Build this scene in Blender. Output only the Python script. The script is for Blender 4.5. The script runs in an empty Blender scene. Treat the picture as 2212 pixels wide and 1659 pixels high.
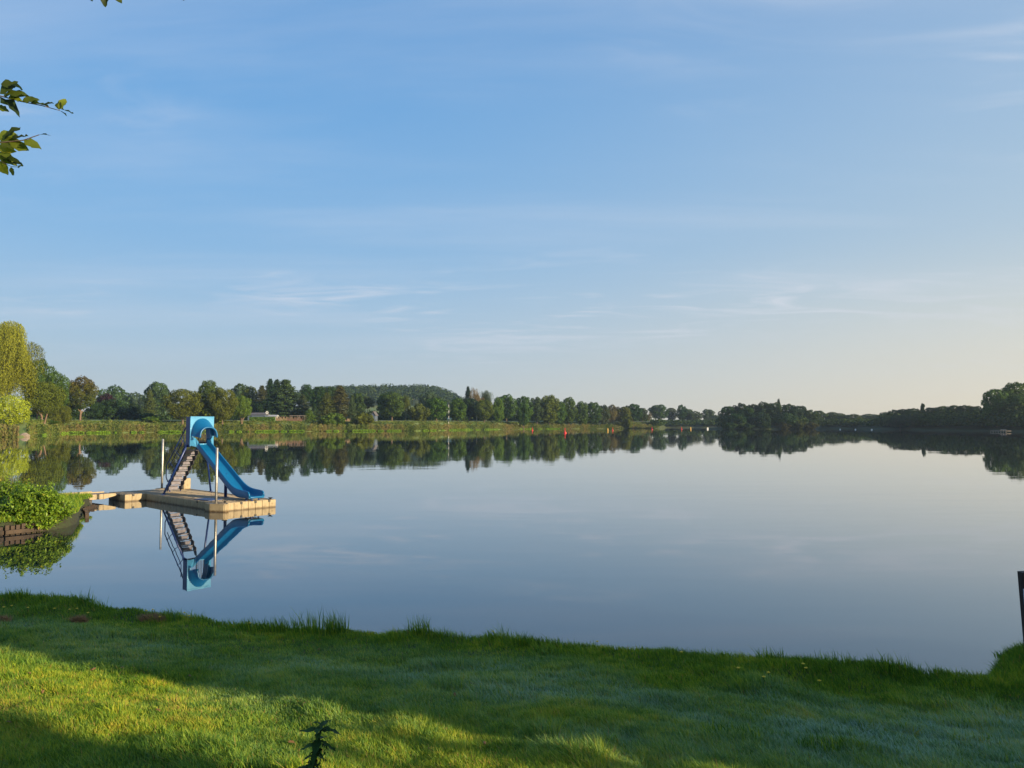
import bpy, bmesh, math, random
import numpy as np
from mathutils import Vector, Matrix
random.seed(7)
RNG = np.random.default_rng(11)
sc = bpy.context.scene
COL = sc.collection
H = 2.8
PITCH = math.radians(2.94)
F = 1662.0

# ------------------------------------------------------------------ helpers
def ray(x, y):
    a = (x - 1106) / F; b = -(y - 829.5) / F
    return Vector((a, math.cos(PITCH) - b * math.sin(PITCH), math.sin(PITCH) + b * math.cos(PITCH)))
def at_depth(x, y, d):                     # point seen at survey pixel (x, y), d metres ahead of the viewpoint
    r = ray(x, y); r = r * (d / r.y); return Vector((r.x, r.y, H + r.z))
def at_z(x, y, z):
    r = ray(x, y); t = (z - H) / r.z; return Vector((r.x * t, r.y * t, z))

def tag(o, label=None, cat=None, group=None, kind=None):
    if label: o['label'] = label
    if cat: o['category'] = cat
    if group: o['group'] = group
    if kind: o['kind'] = kind
    return o
def empty(name, loc=(0, 0, 0), rz=0.0, scale=None):
    o = bpy.data.objects.new(name, None); COL.objects.link(o)
    o.location = loc; o.rotation_euler = (0, 0, rz); o.empty_display_size = .3
    if scale: o.scale = scale
    return o
def link(name, me, parent=None):
    o = bpy.data.objects.new(name, me); COL.objects.link(o)
    if parent: o.parent = parent
    return o
def copy_tree(o, parent=None):
    c = o.copy(); COL.objects.link(c); c.parent = parent
    for ch in list(o.children): copy_tree(ch, c)
    return c

class MB:
    """collects shapes, links them as ONE mesh object"""
    def __init__(s): s.v = []; s.f = []
    def add(s, vs, fs):
        n = len(s.v); s.v += [tuple(v) for v in vs]; s.f += [tuple(i + n for i in f) for f in fs]
    def box(s, x0, x1, y0, y1, z0, z1, M=None, bev=0.0):
        if bev > 0:
            bm = bmesh.new(); bmesh.ops.create_cube(bm, size=1)
            for v in bm.verts:
                v.co = Vector(((x0 + x1) / 2 + v.co.x * (x1 - x0), (y0 + y1) / 2 + v.co.y * (y1 - y0), (z0 + z1) / 2 + v.co.z * (z1 - z0)))
            bmesh.ops.bevel(bm, geom=bm.edges[:], offset=bev, segments=2, affect='EDGES', profile=.6)
            bm.verts.index_update()
            vs = [v.co.copy() for v in bm.verts]; fs = [[v.index for v in f.verts] for f in bm.faces]; bm.free()
        else:
            vs = [Vector(p) for p in ((x0,y0,z0),(x1,y0,z0),(x1,y1,z0),(x0,y1,z0),(x0,y0,z1),(x1,y0,z1),(x1,y1,z1),(x0,y1,z1))]
            fs = [(3,2,1,0),(4,5,6,7),(0,1,5,4),(1,2,6,5),(2,3,7,6),(3,0,4,7)]
        if M is not None: vs = [M @ v for v in vs]
        s.add(vs, fs)
    def tube(s, pts, r, n=8, cap=True):
        pts = [Vector(p) for p in pts]; rs = r if isinstance(r, (list, tuple)) else [r] * len(pts)
        rings = []
        up = None
        for i, p in enumerate(pts):
            t = (pts[min(i + 1, len(pts) - 1)] - pts[max(i - 1, 0)]).normalized()
            if up is None: up = Vector((0, 0, 1)) if abs(t.z) < .9 else Vector((1, 0, 0))
            a = t.cross(up).normalized(); b = t.cross(a).normalized(); up = -b if (-b).dot(up) > 0 else b
            rings.append([p + a * math.cos(2 * math.pi * k / n) * rs[i] + b * math.sin(2 * math.pi * k / n) * rs[i] for k in range(n)])
        vs = [v for ring in rings for v in ring]; fs = []
        for i in range(len(pts) - 1):
            for k in range(n):
                fs.append((i*n+k, i*n+(k+1)%n, (i+1)*n+(k+1)%n, (i+1)*n+k))
        if cap: fs.append(tuple(range(n))[::-1]); fs.append(tuple((len(pts)-1)*n + k for k in range(n)))
        s.add(vs, fs)
    def lathe(s, prof, n=16, c=(0, 0, 0)):
        vs = []; fs = []
        for r, z in prof:
            for k in range(n): vs.append((c[0] + r*math.cos(2*math.pi*k/n), c[1] + r*math.sin(2*math.pi*k/n), c[2] + z))
        for i in range(len(prof) - 1):
            for k in range(n): fs.append((i*n+k, i*n+(k+1)%n, (i+1)*n+(k+1)%n, (i+1)*n+k))
        fs.append(tuple(range(n))[::-1]); fs.append(tuple((len(prof)-1)*n+k for k in range(n)))
        s.add(vs, fs)
    def prism(s, poly, z0, z1, M=None):
        n = len(poly)
        vs = [Vector((p[0], p[1], z0)) for p in poly] + [Vector((p[0], p[1], z1)) for p in poly]
        fs = [tuple(range(n))[::-1], tuple(range(n, 2*n))] + [(i, (i+1)%n, n+(i+1)%n, n+i) for i in range(n)]
        if M is not None: vs = [M @ v for v in vs]
        s.add(vs, fs)
    def sheet(s, rows, thick=0.0):
        """grid of points, rows x cols; optional thickness downward along local normals"""
        R, C = len(rows), len(rows[0])
        vs = [Vector(p) for r in rows for p in r]; fs = []
        for i in range(R - 1):
            for j in range(C - 1): fs.append((i*C+j, i*C+j+1, (i+1)*C+j+1, (i+1)*C+j))
        s.add(vs, fs)
    def build(s, name, mat=None, parent=None, smooth=False):
        me = bpy.data.meshes.new(name); me.from_pydata(s.v, [], s.f); me.update()
        bm = bmesh.new(); bm.from_mesh(me); bmesh.ops.recalc_face_normals(bm, faces=bm.faces); bm.to_mesh(me); bm.free()
        if smooth:
            for p in me.polygons: p.use_smooth = True
        if mat: me.materials.append(mat)
        return link(name, me, parent)

def np_mesh(name, V, polys_len, loops, mat=None, attrs=None, smooth=False):
    me = bpy.data.meshes.new(name)
    me.vertices.add(len(V)); me.vertices.foreach_set('co', np.ascontiguousarray(V, dtype=np.float32).ravel())
    me.loops.add(len(loops)); me.loops.foreach_set('vertex_index', np.ascontiguousarray(loops, dtype=np.int32))
    me.polygons.add(len(polys_len))
    st = np.concatenate(([0], np.cumsum(polys_len)[:-1])).astype(np.int32)
    me.polygons.foreach_set('loop_start', st); 
    try: me.polygons.foreach_set('loop_total', np.asarray(polys_len, dtype=np.int32))
    except Exception: pass
    if smooth: me.polygons.foreach_set('use_smooth', np.ones(len(polys_len), dtype=bool))
    for k, a in (attrs or {}).items():
        at = me.attributes.new(k, 'FLOAT', 'POINT'); at.data.foreach_set('value', np.asarray(a, dtype=np.float32))
    me.update(calc_edges=True); me.validate()
    if mat: me.materials.append(mat)
    return me

def norm(a): return a / (np.linalg.norm(a, axis=1, keepdims=True) + 1e-9)
def leaf_quads(P, N, size, aspect=.55, fold=0.0, rng=RNG, tint=None, along=None):
    """one rhombic leaf (or leaf spray) per point, facing N; optional long-axis direction"""
    n = len(P); size = np.broadcast_to(size, (n,))[:, None]
    R = norm(rng.normal(size=(n, 3))) if along is None else along
    A = norm(R - N * np.sum(R * N, 1, keepdims=True)); B = np.cross(N, A)
    V = np.empty((n, 4, 3))
    V[:, 0] = P - A * size * .5; V[:, 1] = P + B * size * aspect * .5 + N * size * fold
    V[:, 2] = P + A * size * .5; V[:, 3] = P - B * size * aspect * .5 + N * size * fold
    t = rng.random(n) if tint is None else tint
    return V.reshape(-1, 3), np.full(n, 4), np.arange(4 * n), np.repeat(t, 4)

# ------------------------------------------------------------------ materials
def nt(mat): 
    mat.use_nodes = True; t = mat.node_tree; return t, t.nodes, t.links, t.nodes['Principled BSDF']
def noise_col(N, L, scale, c1, c2, lo=.35, hi=.65, coord='Object', detail=5, vec=None):
    tc = N.new('ShaderNodeTexCoord'); no = N.new('ShaderNodeTexNoise'); no.inputs['Scale'].default_value = scale; no.inputs['Detail'].default_value = detail
    if vec:
        mp = N.new('ShaderNodeMapping'); mp.inputs['Scale'].default_value = vec; L.new(tc.outputs[coord], mp.inputs[0]); L.new(mp.outputs[0], no.inputs['Vector'])
    else: L.new(tc.outputs[coord], no.inputs['Vector'])
    r = N.new('ShaderNodeValToRGB'); r.color_ramp.elements[0].position = lo; r.color_ramp.elements[1].position = hi
    r.color_ramp.elements[0].color = (*c1, 1); r.color_ramp.elements[1].color = (*c2, 1)
    L.new(no.outputs['Fac'], r.inputs[0]); return r, no, tc
def mat_simple(name, c1, c2=None, rough=.5, metal=0, scale=8, bump=0.0, spec=.5, coord='Object', vec=None, lo=.35, hi=.65):
    m = bpy.data.materials.new(name); t, N, L, b = nt(m)
    c2 = c2 or tuple(x * .8 for x in c1)
    r, no, tc = noise_col(N, L, scale, c1, c2, lo, hi, coord, vec=vec)
    L.new(r.outputs[0], b.inputs['Base Color'])
    b.inputs['Roughness'].default_value = rough; b.inputs['Metallic'].default_value = metal; b.inputs['Specular IOR Level'].default_value = spec
    if bump:
        bu = N.new('ShaderNodeBump'); bu.inputs['Strength'].default_value = bump; bu.inputs['Distance'].default_value = .02
        L.new(no.outputs['Fac'], bu.inputs['Height']); L.new(bu.outputs[0], b.inputs['Normal'])
    return m
def mat_leaf(name, c_dark, c_light, trans=.35, rough=.55, objcol=False, accent=None, accent_amt=.0, patch=None, patch_scale=.3, spec=.35):
    """leaf surface: tint attribute per leaf, slow colour patches, light passing through"""
    m = bpy.data.materials.new(name); t, N, L, b = nt(m)
    at = N.new('ShaderNodeAttribute'); at.attribute_name = 'tint'
    r = N.new('ShaderNodeValToRGB'); e = r.color_ramp.elements
    e[0].color = (*c_dark, 1); e[1].color = (*c_light, 1)
    if accent:
        e[1].position = 1 - accent_amt - .001
        n = e.new(1 - accent_amt); n.color = (*accent, 1); r.color_ramp.elements[-1].color = (*accent, 1) if False else r.color_ramp.elements[-1].color
        r.color_ramp.interpolation = 'LINEAR'
    L.new(at.outputs['Fac'], r.inputs[0]); col = r.outputs[0]
    if patch:
        pr, no, tc = noise_col(N, L, patch_scale, (0, 0, 0), (1, 1, 1), .42, .62, 'Object', 3)
        mx = N.new('ShaderNodeMix'); mx.data_type = 'RGBA'; L.new(pr.outputs[0], mx.inputs[0]); L.new(col, mx.inputs[6]); mx.inputs[7].default_value = (*patch, 1); col = mx.outputs[2]
    if objcol:
        oi = N.new('ShaderNodeObjectInfo'); mx = N.new('ShaderNodeMix'); mx.data_type = 'RGBA'; mx.blend_type = 'MULTIPLY'; mx.inputs[0].default_value = 1
        L.new(col, mx.inputs[6]); L.new(oi.outputs['Color'], mx.inputs[7]); col = mx.outputs[2]
    L.new(col, b.inputs['Base Color']); b.inputs['Roughness'].default_value = rough; b.inputs['Specular IOR Level'].default_value = spec
    tr = N.new('ShaderNodeBsdfTranslucent'); L.new(col, tr.inputs['Color'])
    ms = N.new('ShaderNodeMixShader'); ms.inputs[0].default_value = trans
    L.new(b.outputs[0], ms.inputs[1]); L.new(tr.outputs[0], ms.inputs[2]); L.new(ms.outputs[0], N['Material Output'].inputs['Surface'])
    return m

M = {}
M['bark'] = mat_simple('bark', (.16, .115, .08), (.07, .052, .04), .9, scale=3, bump=.5, vec=(1, 1, .2))
M['pale_bark'] = mat_simple('pale_bark', (.46, .43, .38), (.16, .13, .10), .85, scale=2, bump=.3)
M['crown'] = mat_leaf('crown_leaves', (.32, .36, .34), (1.05, 1.08, .95), .14, .7, objcol=True, spec=.12)
M['needle'] = mat_leaf('crown_needles', (.35, .38, .40), (.95, 1.0, .95), .06, .8, objcol=True, spec=.1)
M['bush'] = mat_leaf('bush_leaves', (.05, .13, .010), (.29, .42, .035), .4, .4, accent=(.35, .30, .05), accent_amt=.05)
M['reed'] = mat_leaf('reed_leaves', (.06, .10, .022), (.20, .26, .06), .3, .6)
M['beech'] = mat_leaf('beech_leaves', (.012, .034, .008), (.20, .25, .02), .55, .5, accent=(.50, .46, .02), accent_amt=.10)
M['nettle'] = mat_leaf('nettle_leaves', (.012, .04, .008), (.035, .085, .015), .12, .7, spec=.15)
M['steel'] = mat_simple('galvanised_steel', (.44, .42, .38), (.30, .29, .27), .42, .85, 14, .05)
M['navy'] = mat_simple('navy_painted_steel', (.012, .035, .16), (.008, .025, .12), .35, 0, 20)
M['black'] = mat_simple('black_rubber', (.018, .018, .02), (.03, .03, .03), .6)
M['stair'] = mat_simple('grey_stair_plastic', (.22, .205, .24), (.14, .13, .16), .6, 0, 9, .1)
M['stair_dark'] = mat_simple('dark_stair_edge', (.03, .03, .045), (.018, .018, .03), .6)
M['blue'] = mat_simple('blue_slide_plastic', (.002, .10, .25), (.003, .125, .285), .36, 0, 3, .03, lo=.3, hi=.75)
M['lightblue'] = mat_simple('pale_blue_panel', (.04, .24, .46), (.075, .30, .50), .3, 0, 3, .02)
SKY_SAT, SKY_STR, EXPO = 1.0, .1, 0.85
SKY_GAIN = .60
# ------------------------------------------------------------------ camera, world, sun, render
cam = bpy.data.cameras.new('camera'); co = bpy.data.objects.new('camera', cam); COL.objects.link(co)
co.location = (0, 0, H); co.rotation_euler = (math.pi / 2 + PITCH, 0, 0)
cam.sensor_width = 36; cam.lens = 36 * F / 2212; cam.clip_start = .05; cam.clip_end = 6000
sc.camera = co
SUN_AZ = math.radians(118); SUN_EL = math.radians(12)       # azimuth clockwise from the view direction
sdir = Vector((math.sin(SUN_AZ) * math.cos(SUN_EL), math.cos(SUN_AZ) * math.cos(SUN_EL), math.sin(SUN_EL)))
sl = bpy.data.lights.new('sun', 'SUN'); sl.energy = 5.0; sl.angle = math.radians(.55); sl.color = (1, .80, .52)
so = bpy.data.objects.new('sun', sl); COL.objects.link(so); so.rotation_euler = sdir.to_track_quat('Z', 'Y').to_euler()
w = bpy.data.worlds.new('World'); sc.world = w; w.use_nodes = True
N = w.node_tree.nodes; L = w.node_tree.links; bg = N['Background']
sky = N.new('ShaderNodeTexSky'); sky.sky_type = 'NISHITA'; sky.sun_disc = False
sky.sun_elevation = SUN_EL; sky.sun_rotation = SUN_AZ; sky.air_density = 1.0; sky.dust_density = .8; sky.ozone_density = 1.6; sky.altitude = 0
tc = N.new('ShaderNodeTexCoord'); sep = N.new('ShaderNodeSeparateXYZ'); L.new(tc.outputs['Generated'], sep.inputs[0])
def mth(op, a, b=None, clamp=False):
    n = N.new('ShaderNodeMath'); n.operation = op; n.use_clamp = clamp
    for i, v in enumerate((a, b)):
        if v is None: continue
        if isinstance(v, (int, float)): n.inputs[i].default_value = v
        else: L.new(v, n.inputs[i])
    return n.outputs[0]
zc = mth('MAXIMUM', sep.outputs[2], .03)
zz = mth('ADD', zc, .06)
cx = mth('DIVIDE', sep.outputs[0], zz); cy = mth('DIVIDE', sep.outputs[1], zz)
cmb = N.new('ShaderNodeCombineXYZ'); L.new(cx, cmb.inputs[0]); L.new(cy, cmb.inputs[1])
def cloud(scale, rot, stretch, lo, hi, seed, detail=9, dist=.6):
    mp = N.new('ShaderNodeMapping'); mp.inputs['Rotation'].default_value = (0, 0, math.radians(rot)); mp.inputs['Scale'].default_value = (1, stretch, 1); mp.inputs['Location'].default_value = (seed, seed * .7, seed)
    L.new(cmb.outputs[0], mp.inputs[0])
    no = N.new('ShaderNodeTexNoise'); no.inputs['Scale'].default_value = scale; no.inputs['Detail'].default_value = detail; no.inputs['Roughness'].default_value = .55; no.inputs['Distortion'].default_value = dist
    L.new(mp.outputs[0], no.inputs['Vector'])
    mr = N.new('ShaderNodeMapRange'); mr.inputs[1].default_value = lo; mr.inputs[2].default_value = hi; L.new(no.outputs['Fac'], mr.inputs[0]); mr.interpolation_type = 'SMOOTHSTEP'
    return mr.outputs[0]
c1 = cloud(1.3, 38, 2.3, .45, .72, 12.6, 9, 1.1); c2 = cloud(.30, 10, 1.3, .42, .64, 112.6, 4); c3 = cloud(.28, 78, 4.0, .42, .8, 12.6, 6, .3)
wisp = mth('ADD', mth('MULTIPLY', mth('MULTIPLY', c1, c2), .95), mth('MULTIPLY', c3, .45), True)
fade = N.new('ShaderNodeMapRange'); fade.inputs[1].default_value = .03; fade.inputs[2].default_value = .16; L.new(sep.outputs[2], fade.inputs[0])
amt = mth('MULTIPLY', mth('MULTIPLY', wisp, fade.outputs[0]), .66)
def ramp(stops, fac):
    r = N.new('ShaderNodeValToRGB'); r.color_ramp.interpolation = 'B_SPLINE'; e = r.color_ramp.elements
    e[0].position = stops[0][0]; e[0].color = (*stops[0][1], 1); e[1].position = stops[-1][0]; e[1].color = (*stops[-1][1], 1)
    for p, c in stops[1:-1]:
        n = e.new(p); n.color = (*c, 1)
    L.new(fac, r.inputs[0]); return r.outputs[0]
el = mth('POWER', mth('MAXIMUM', sep.outputs[2], 0.0), .6)
far_side = ramp([(0, (.52, .57, .58)), (.12, (.50, .57, .61)), (.25, (.39, .54, .69)), (.40, (.225, .45, .725)), (.62, (.095, .335, .70)), (1, (.05, .18, .45))], el)
sun_side = ramp([(0, (.88, .74, .52)), (.12, (.86, .74, .54)), (.25, (.74, .70, .60)), (.40, (.42, .56, .67)), (.62, (.30, .46, .68)), (1, (.14, .28, .54))], el)
hl = mth('SQRT', mth('ADD', mth('MULTIPLY', sep.outputs[0], sep.outputs[0]), mth('MULTIPLY', sep.outputs[1], sep.outputs[1])))
sd = mth('DIVIDE', mth('ADD', mth('MULTIPLY', sep.outputs[0], math.sin(SUN_AZ)), mth('MULTIPLY', sep.outputs[1], math.cos(SUN_AZ))), mth('MAXIMUM', hl, .001))
mr = N.new('ShaderNodeMapRange'); mr.inputs[1].default_value = -.88; mr.inputs[2].default_value = .42; mr.interpolation_type = 'SMOOTHSTEP'; L.new(sd, mr.inputs[0])
air = N.new('ShaderNodeMix'); air.data_type = 'RGBA'; L.new(mr.outputs[0], air.inputs[0]); L.new(far_side, air.inputs[6]); L.new(sun_side, air.inputs[7])
sc10 = N.new('ShaderNodeMix'); sc10.data_type = 'RGBA'; sc10.blend_type = 'MULTIPLY'; sc10.inputs[0].default_value = 1; sc10.clamp_result = False
L.new(air.outputs[2], sc10.inputs[6]); sc10.inputs[7].default_value = (SKY_GAIN / SKY_STR,) * 3 + (1,)
hs = N.new('ShaderNodeMix'); hs.data_type = 'RGBA'; hs.inputs[0].default_value = .92; L.new(sky.outputs[0], hs.inputs[6]); L.new(sc10.outputs[2], hs.inputs[7])
mxw = N.new('ShaderNodeMix'); mxw.data_type = 'RGBA'; L.new(amt, mxw.inputs[0]); L.new(hs.outputs[2], mxw.inputs[6]); mxw.inputs[7].default_value = (7.0 * SKY_GAIN, 7.2 * SKY_GAIN, 7.9 * SKY_GAIN, 1)
L.new(mxw.outputs[2], bg.inputs[0]); bg.inputs[1].default_value = SKY_STR
sc.view_settings.view_transform = 'Standard'; sc.view_settings.look = 'None'; sc.view_settings.exposure = EXPO; sc.view_settings.gamma = 1
sc.render.engine = 'CYCLES'; sc.cycles.use_denoising = True; sc.cycles.max_bounces = 8; sc.cycles.volume_bounces = 0; sc.cycles.diffuse_bounces = 3
sc.cycles.transparent_max_bounces = 8
HAZE = .00020
# ------------------------------------------------------------------ near lawn (ground), water, far terrain
BANK = [(-30, 24), (-20, 19), (-15.6, 15.5), (-11.5, 12.2), (-8.5, 10.8), (-6.64, 10.15), (-5.71, 10.06), (-4.62, 9.65), (-3.30, 9.19), (-1.92, 8.83), (-.96, 8.69), (-.03, 8.50), (1.4, 8.04),
        (2.25, 7.69), (3.46, 7.40), (3.76, 7.15), (4.09, 6.98), (4.35, 7.1), (4.7, 7.5), (5.2, 8.0), (6.5, 8.2), (9, 8.0), (14, 7.0), (24, 4)]
bx, by = np.array([b[0] for b in BANK]), np.array([b[1] for b in BANK])
def yb(x): return np.interp(x, bx, by)
def sst(t): t = np.clip(t, 0, 1); return t * t * (3 - 2 * t)
_tab = np.random.default_rng(99).random((256, 256))
def vnoise(x, y, f, ph=0):
    x = np.asarray(x, float) * f + 37.3 + ph; y = np.asarray(y, float) * f + 91.7 - ph; ix = np.floor(x).astype(int); iy = np.floor(y).astype(int); u = x - ix; v = y - iy; u = u * u * (3 - 2 * u); v = v * v * (3 - 2 * v)
    T = lambda i, j: _tab[i % 256, j % 256]
    return (T(ix, iy) * (1 - u) + T(ix + 1, iy) * u) * (1 - v) + (T(ix, iy + 1) * (1 - u) + T(ix + 1, iy + 1) * u) * v
def bumps(x, y): return .070 * (vnoise(x, y, .9) - .5) + .050 * (vnoise(x, y, 2.2, 5) - .5) + .036 * (vnoise(x, y, 5.0, 11) - .5)
def gz(x, y):
    x = np.asarray(x, float); y = np.asarray(y, float)
    d = (yb(x) - y) * .955
    z = .46 + .69 * sst(d / 5.6) + bumps(x, y)
    z = z - 1.4 * sst(np.clip(-d, 0, 1) / .55)
    z = z + .07 * np.exp(-(((x - 2.9) / .8) ** 2 + ((y - 7.35) / .35) ** 2)) + .05 * np.exp(-(((x + 6.2) / .9) ** 2 + ((y - 10) / .4) ** 2))
    z = z + .10 * np.exp(-(((x - 5.35) / .62) ** 2 + ((y - 7.55) / .55) ** 2))
    return z
xs = np.concatenate((np.linspace(-30, -8, 60), np.linspace(-7.9, 7, 240), np.linspace(7.2, 24, 50)))
ts = np.concatenate((np.linspace(-1.2, 1.2, 40), np.linspace(1.25, 9, 130), np.linspace(9.5, 34, 30)))      # distance inland from the bank edge
X, T = np.meshgrid(xs, ts); Y = yb(X) - T; Z = gz(X, Y)
nX, nT = len(xs), len(ts)
idx = np.arange(nX * nT).reshape(nT, nX)
Q = np.stack((idx[:-1, :-1], idx[1:, :-1], idx[1:, 1:], idx[:-1, 1:]), -1).reshape(-1, 4)
M['soil'] = mat_simple('lawn_soil', (.035, .06, .016), (.06, .065, .025), .9, scale=6, bump=.3)
lawn = link('ground', np_mesh('ground', np.stack((X, Y, Z), -1).reshape(-1, 3), np.full(len(Q), 4), Q.ravel(), M['soil'], smooth=True)); tag(lawn, kind='structure')

# grass blades of the lawn: one uncountable mass
def blades(n, x, y, hgt, wid, lean, rng, z=None):
    z = gz(x, y) if z is None else z
    a = rng.random(n) * 2 * np.pi; la = rng.normal(math.pi * .95, 1.1, n)
    L1 = np.stack((np.cos(la), np.sin(la), np.zeros(n)), -1) * (lean * hgt)[:, None]
    Wd = np.stack((np.cos(a), np.sin(a), np.zeros(n)), -1) * (wid / 2)[:, None]
    B = np.stack((x, y, z - .01), -1)
    up = np.array([0, 0, 1.0])
    m = B + up * (hgt * .55)[:, None] + L1 * .35
    tp = B + up * (hgt * .97)[:, None] + L1
    V = np.stack((B - Wd, B + Wd, m + Wd * .8, m - Wd * .8, tp), 1).reshape(-1, 3)
    base = (np.arange(n) * 5)[:, None]
    loops = np.concatenate((base + np.array([0, 1, 2, 3]), base + np.array([3, 2, 4])), 1).ravel()
    return V, np.tile([4, 3], n), loops
NB = 760000
k = RNG.uniform(-.72, .78, NB * 2); r = 3.1 * (12.5 / 3.1) ** RNG.random(NB * 2)
gx = k * r; gy = r
d = (yb(gx) - gy) * .955
keep = (d > -.38) | ((RNG.random(len(d)) < .15) & (d > -.55))
gx, gy, d = gx[keep][:NB], gy[keep][:NB], d[keep][:NB]
n = len(gx)
def patch(x, y, s, ph): return np.clip(.5 + 1.15 * (.65 * vnoise(x, y, s * .55, ph * 3) + .35 * vnoise(x, y, s * 1.3, ph * 7) - .5), 0, 1)
pt = patch(gx, gy, 1.9, .4) * .45 + patch(gx, gy, 6.5, 2.2) * .35 + patch(gx, gy, 16, 1.1) * .3
hgt = .018 + .026 * RNG.random(n) + .070 * np.clip(pt, 0, 1) ** 2.4
edge = np.clip(1 - np.abs(d - .02) / .35, 0, 1)
hgt = hgt + edge * (.015 + .085 * RNG.random(n) ** 2.6) * (.1 + 1.5 * patch(gx, gy, 4.6, 1.0) ** 2)
tuft = (patch(gx, gy, 3.3, 5.0) > .72) & (RNG.random(n) < .5)
hgt = np.where(tuft, hgt * 1.7, hgt)
mound = np.exp(-(((gx - 5.35) / .7) ** 2 + ((gy - 7.55) / .6) ** 2)); hgt = hgt + mound * RNG.random(n) ** 1.5 * .08
wid = .0026 + .0016 * RNG.random(n) + .0005 * r[keep][:NB]
lean = np.abs(RNG.normal(.45, .35, n))
V, pl, lo = blades(n, gx, gy, hgt, wid, lean, RNG)
dry = np.exp(-(((gx + 3.4) / 1.3) ** 2 + ((gy - 4.9) / .6) ** 2)) + .8 * np.exp(-(((gx + .3) / .9) ** 2 + ((gy - 3.9) / .45) ** 2))
tint = np.clip(RNG.random(n) * .50 + .55 * vnoise(gx, gy, 9, 3) * vnoise(gx, gy, 1.6, 8) + .16 * vnoise(gx, gy, 24, 1) + .35 * dry * RNG.random(n), 0, .99)
tint = np.where(RNG.random(n) < .014 + .08 * dry, 1.0, tint)
dew = np.clip((d - .35) / 1.2, 0, 1) * np.clip(patch(gx, gy, 2.2, 3.0) * 1.8 - .30, 0, 1) * np.clip(1.6 - 1.2 * pt, 0, 1) * np.clip((gx * .469 + gy * .883 - 3.4) / 1.6, .12, 1) * np.clip(1.0 + .12 * gx, .65, 1.5)  # dew; its mask also puts the lawn's sun and shade bands into the colour
def mat_grass():
    m = bpy.data.materials.new('grass_blades'); t, N, L, b = nt(m)
    at = N.new('ShaderNodeAttribute'); at.attribute_name = 'tint'
    r = N.new('ShaderNodeValToRGB'); e = r.color_ramp.elements; e[0].color = (.026, .10, .012, 1); e[1].color = (.42, .26, .07, 1); e[1].position = 1
    for p, c in ((.36, (.11, .235, .018)), (.70, (.33, .42, .024)), (.96, (.60, .48, .05))):
        q = e.new(p); q.color = (*c, 1)
    L.new(at.outputs['Fac'], r.inputs[0])
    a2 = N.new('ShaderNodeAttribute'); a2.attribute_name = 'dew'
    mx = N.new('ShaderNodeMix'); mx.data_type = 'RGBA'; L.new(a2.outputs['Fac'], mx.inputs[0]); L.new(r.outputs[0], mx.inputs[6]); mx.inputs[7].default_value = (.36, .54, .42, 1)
    L.new(mx.outputs[2], b.inputs['Base Color']); b.inputs['Roughness'].default_value = .5; b.inputs['Specular IOR Level'].default_value = .25
    tr = N.new('ShaderNodeBsdfTranslucent'); L.new(r.outputs[0], tr.inputs['Color'])
    ms = N.new('ShaderNodeMixShader'); ms.inputs[0].default_value = .38
    L.new(b.outputs[0], ms.inputs[1]); L.new(tr.outputs[0], ms.inputs[2]); L.new(ms.outputs[0], N['Material Output'].inputs['Surface'])
    return m
M['grass'] = mat_grass()
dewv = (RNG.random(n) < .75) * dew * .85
# the lawn goes on beyond both sides of the picture, thinner blades are enough there
n2 = 230000; k2 = np.where(RNG.random(n2) < .5, RNG.uniform(-1.9, -.70, n2), RNG.uniform(.76, 2.4, n2)); r2 = RNG.uniform(1.5, 12.5, n2); x2, y2 = k2 * r2, r2; kk = (yb(x2) - y2 > -.3); x2, y2 = x2[kk], y2[kk]; n2 = len(x2)
V2, pl2, lo2 = blades(n2, x2, y2, .03 + .05 * RNG.random(n2), np.full(n2, .008), np.abs(RNG.normal(.5, .35, n2)), RNG)
V = np.concatenate((V, V2)); lo = np.concatenate((lo, lo2 + 5 * n)); pl = np.concatenate((pl, pl2)); tint = np.concatenate((tint, RNG.random(n2) * .7)); dewv = np.concatenate((dewv, np.zeros(n2)))
g = link('grass', np_mesh('grass', V, pl, lo, M['grass'], {'tint': np.repeat(tint, 5), 'dew': np.repeat(dewv, 5)}))
tag(g, 'dewy green lawn grass sloping down to the water', 'grass', kind='stuff')

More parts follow.
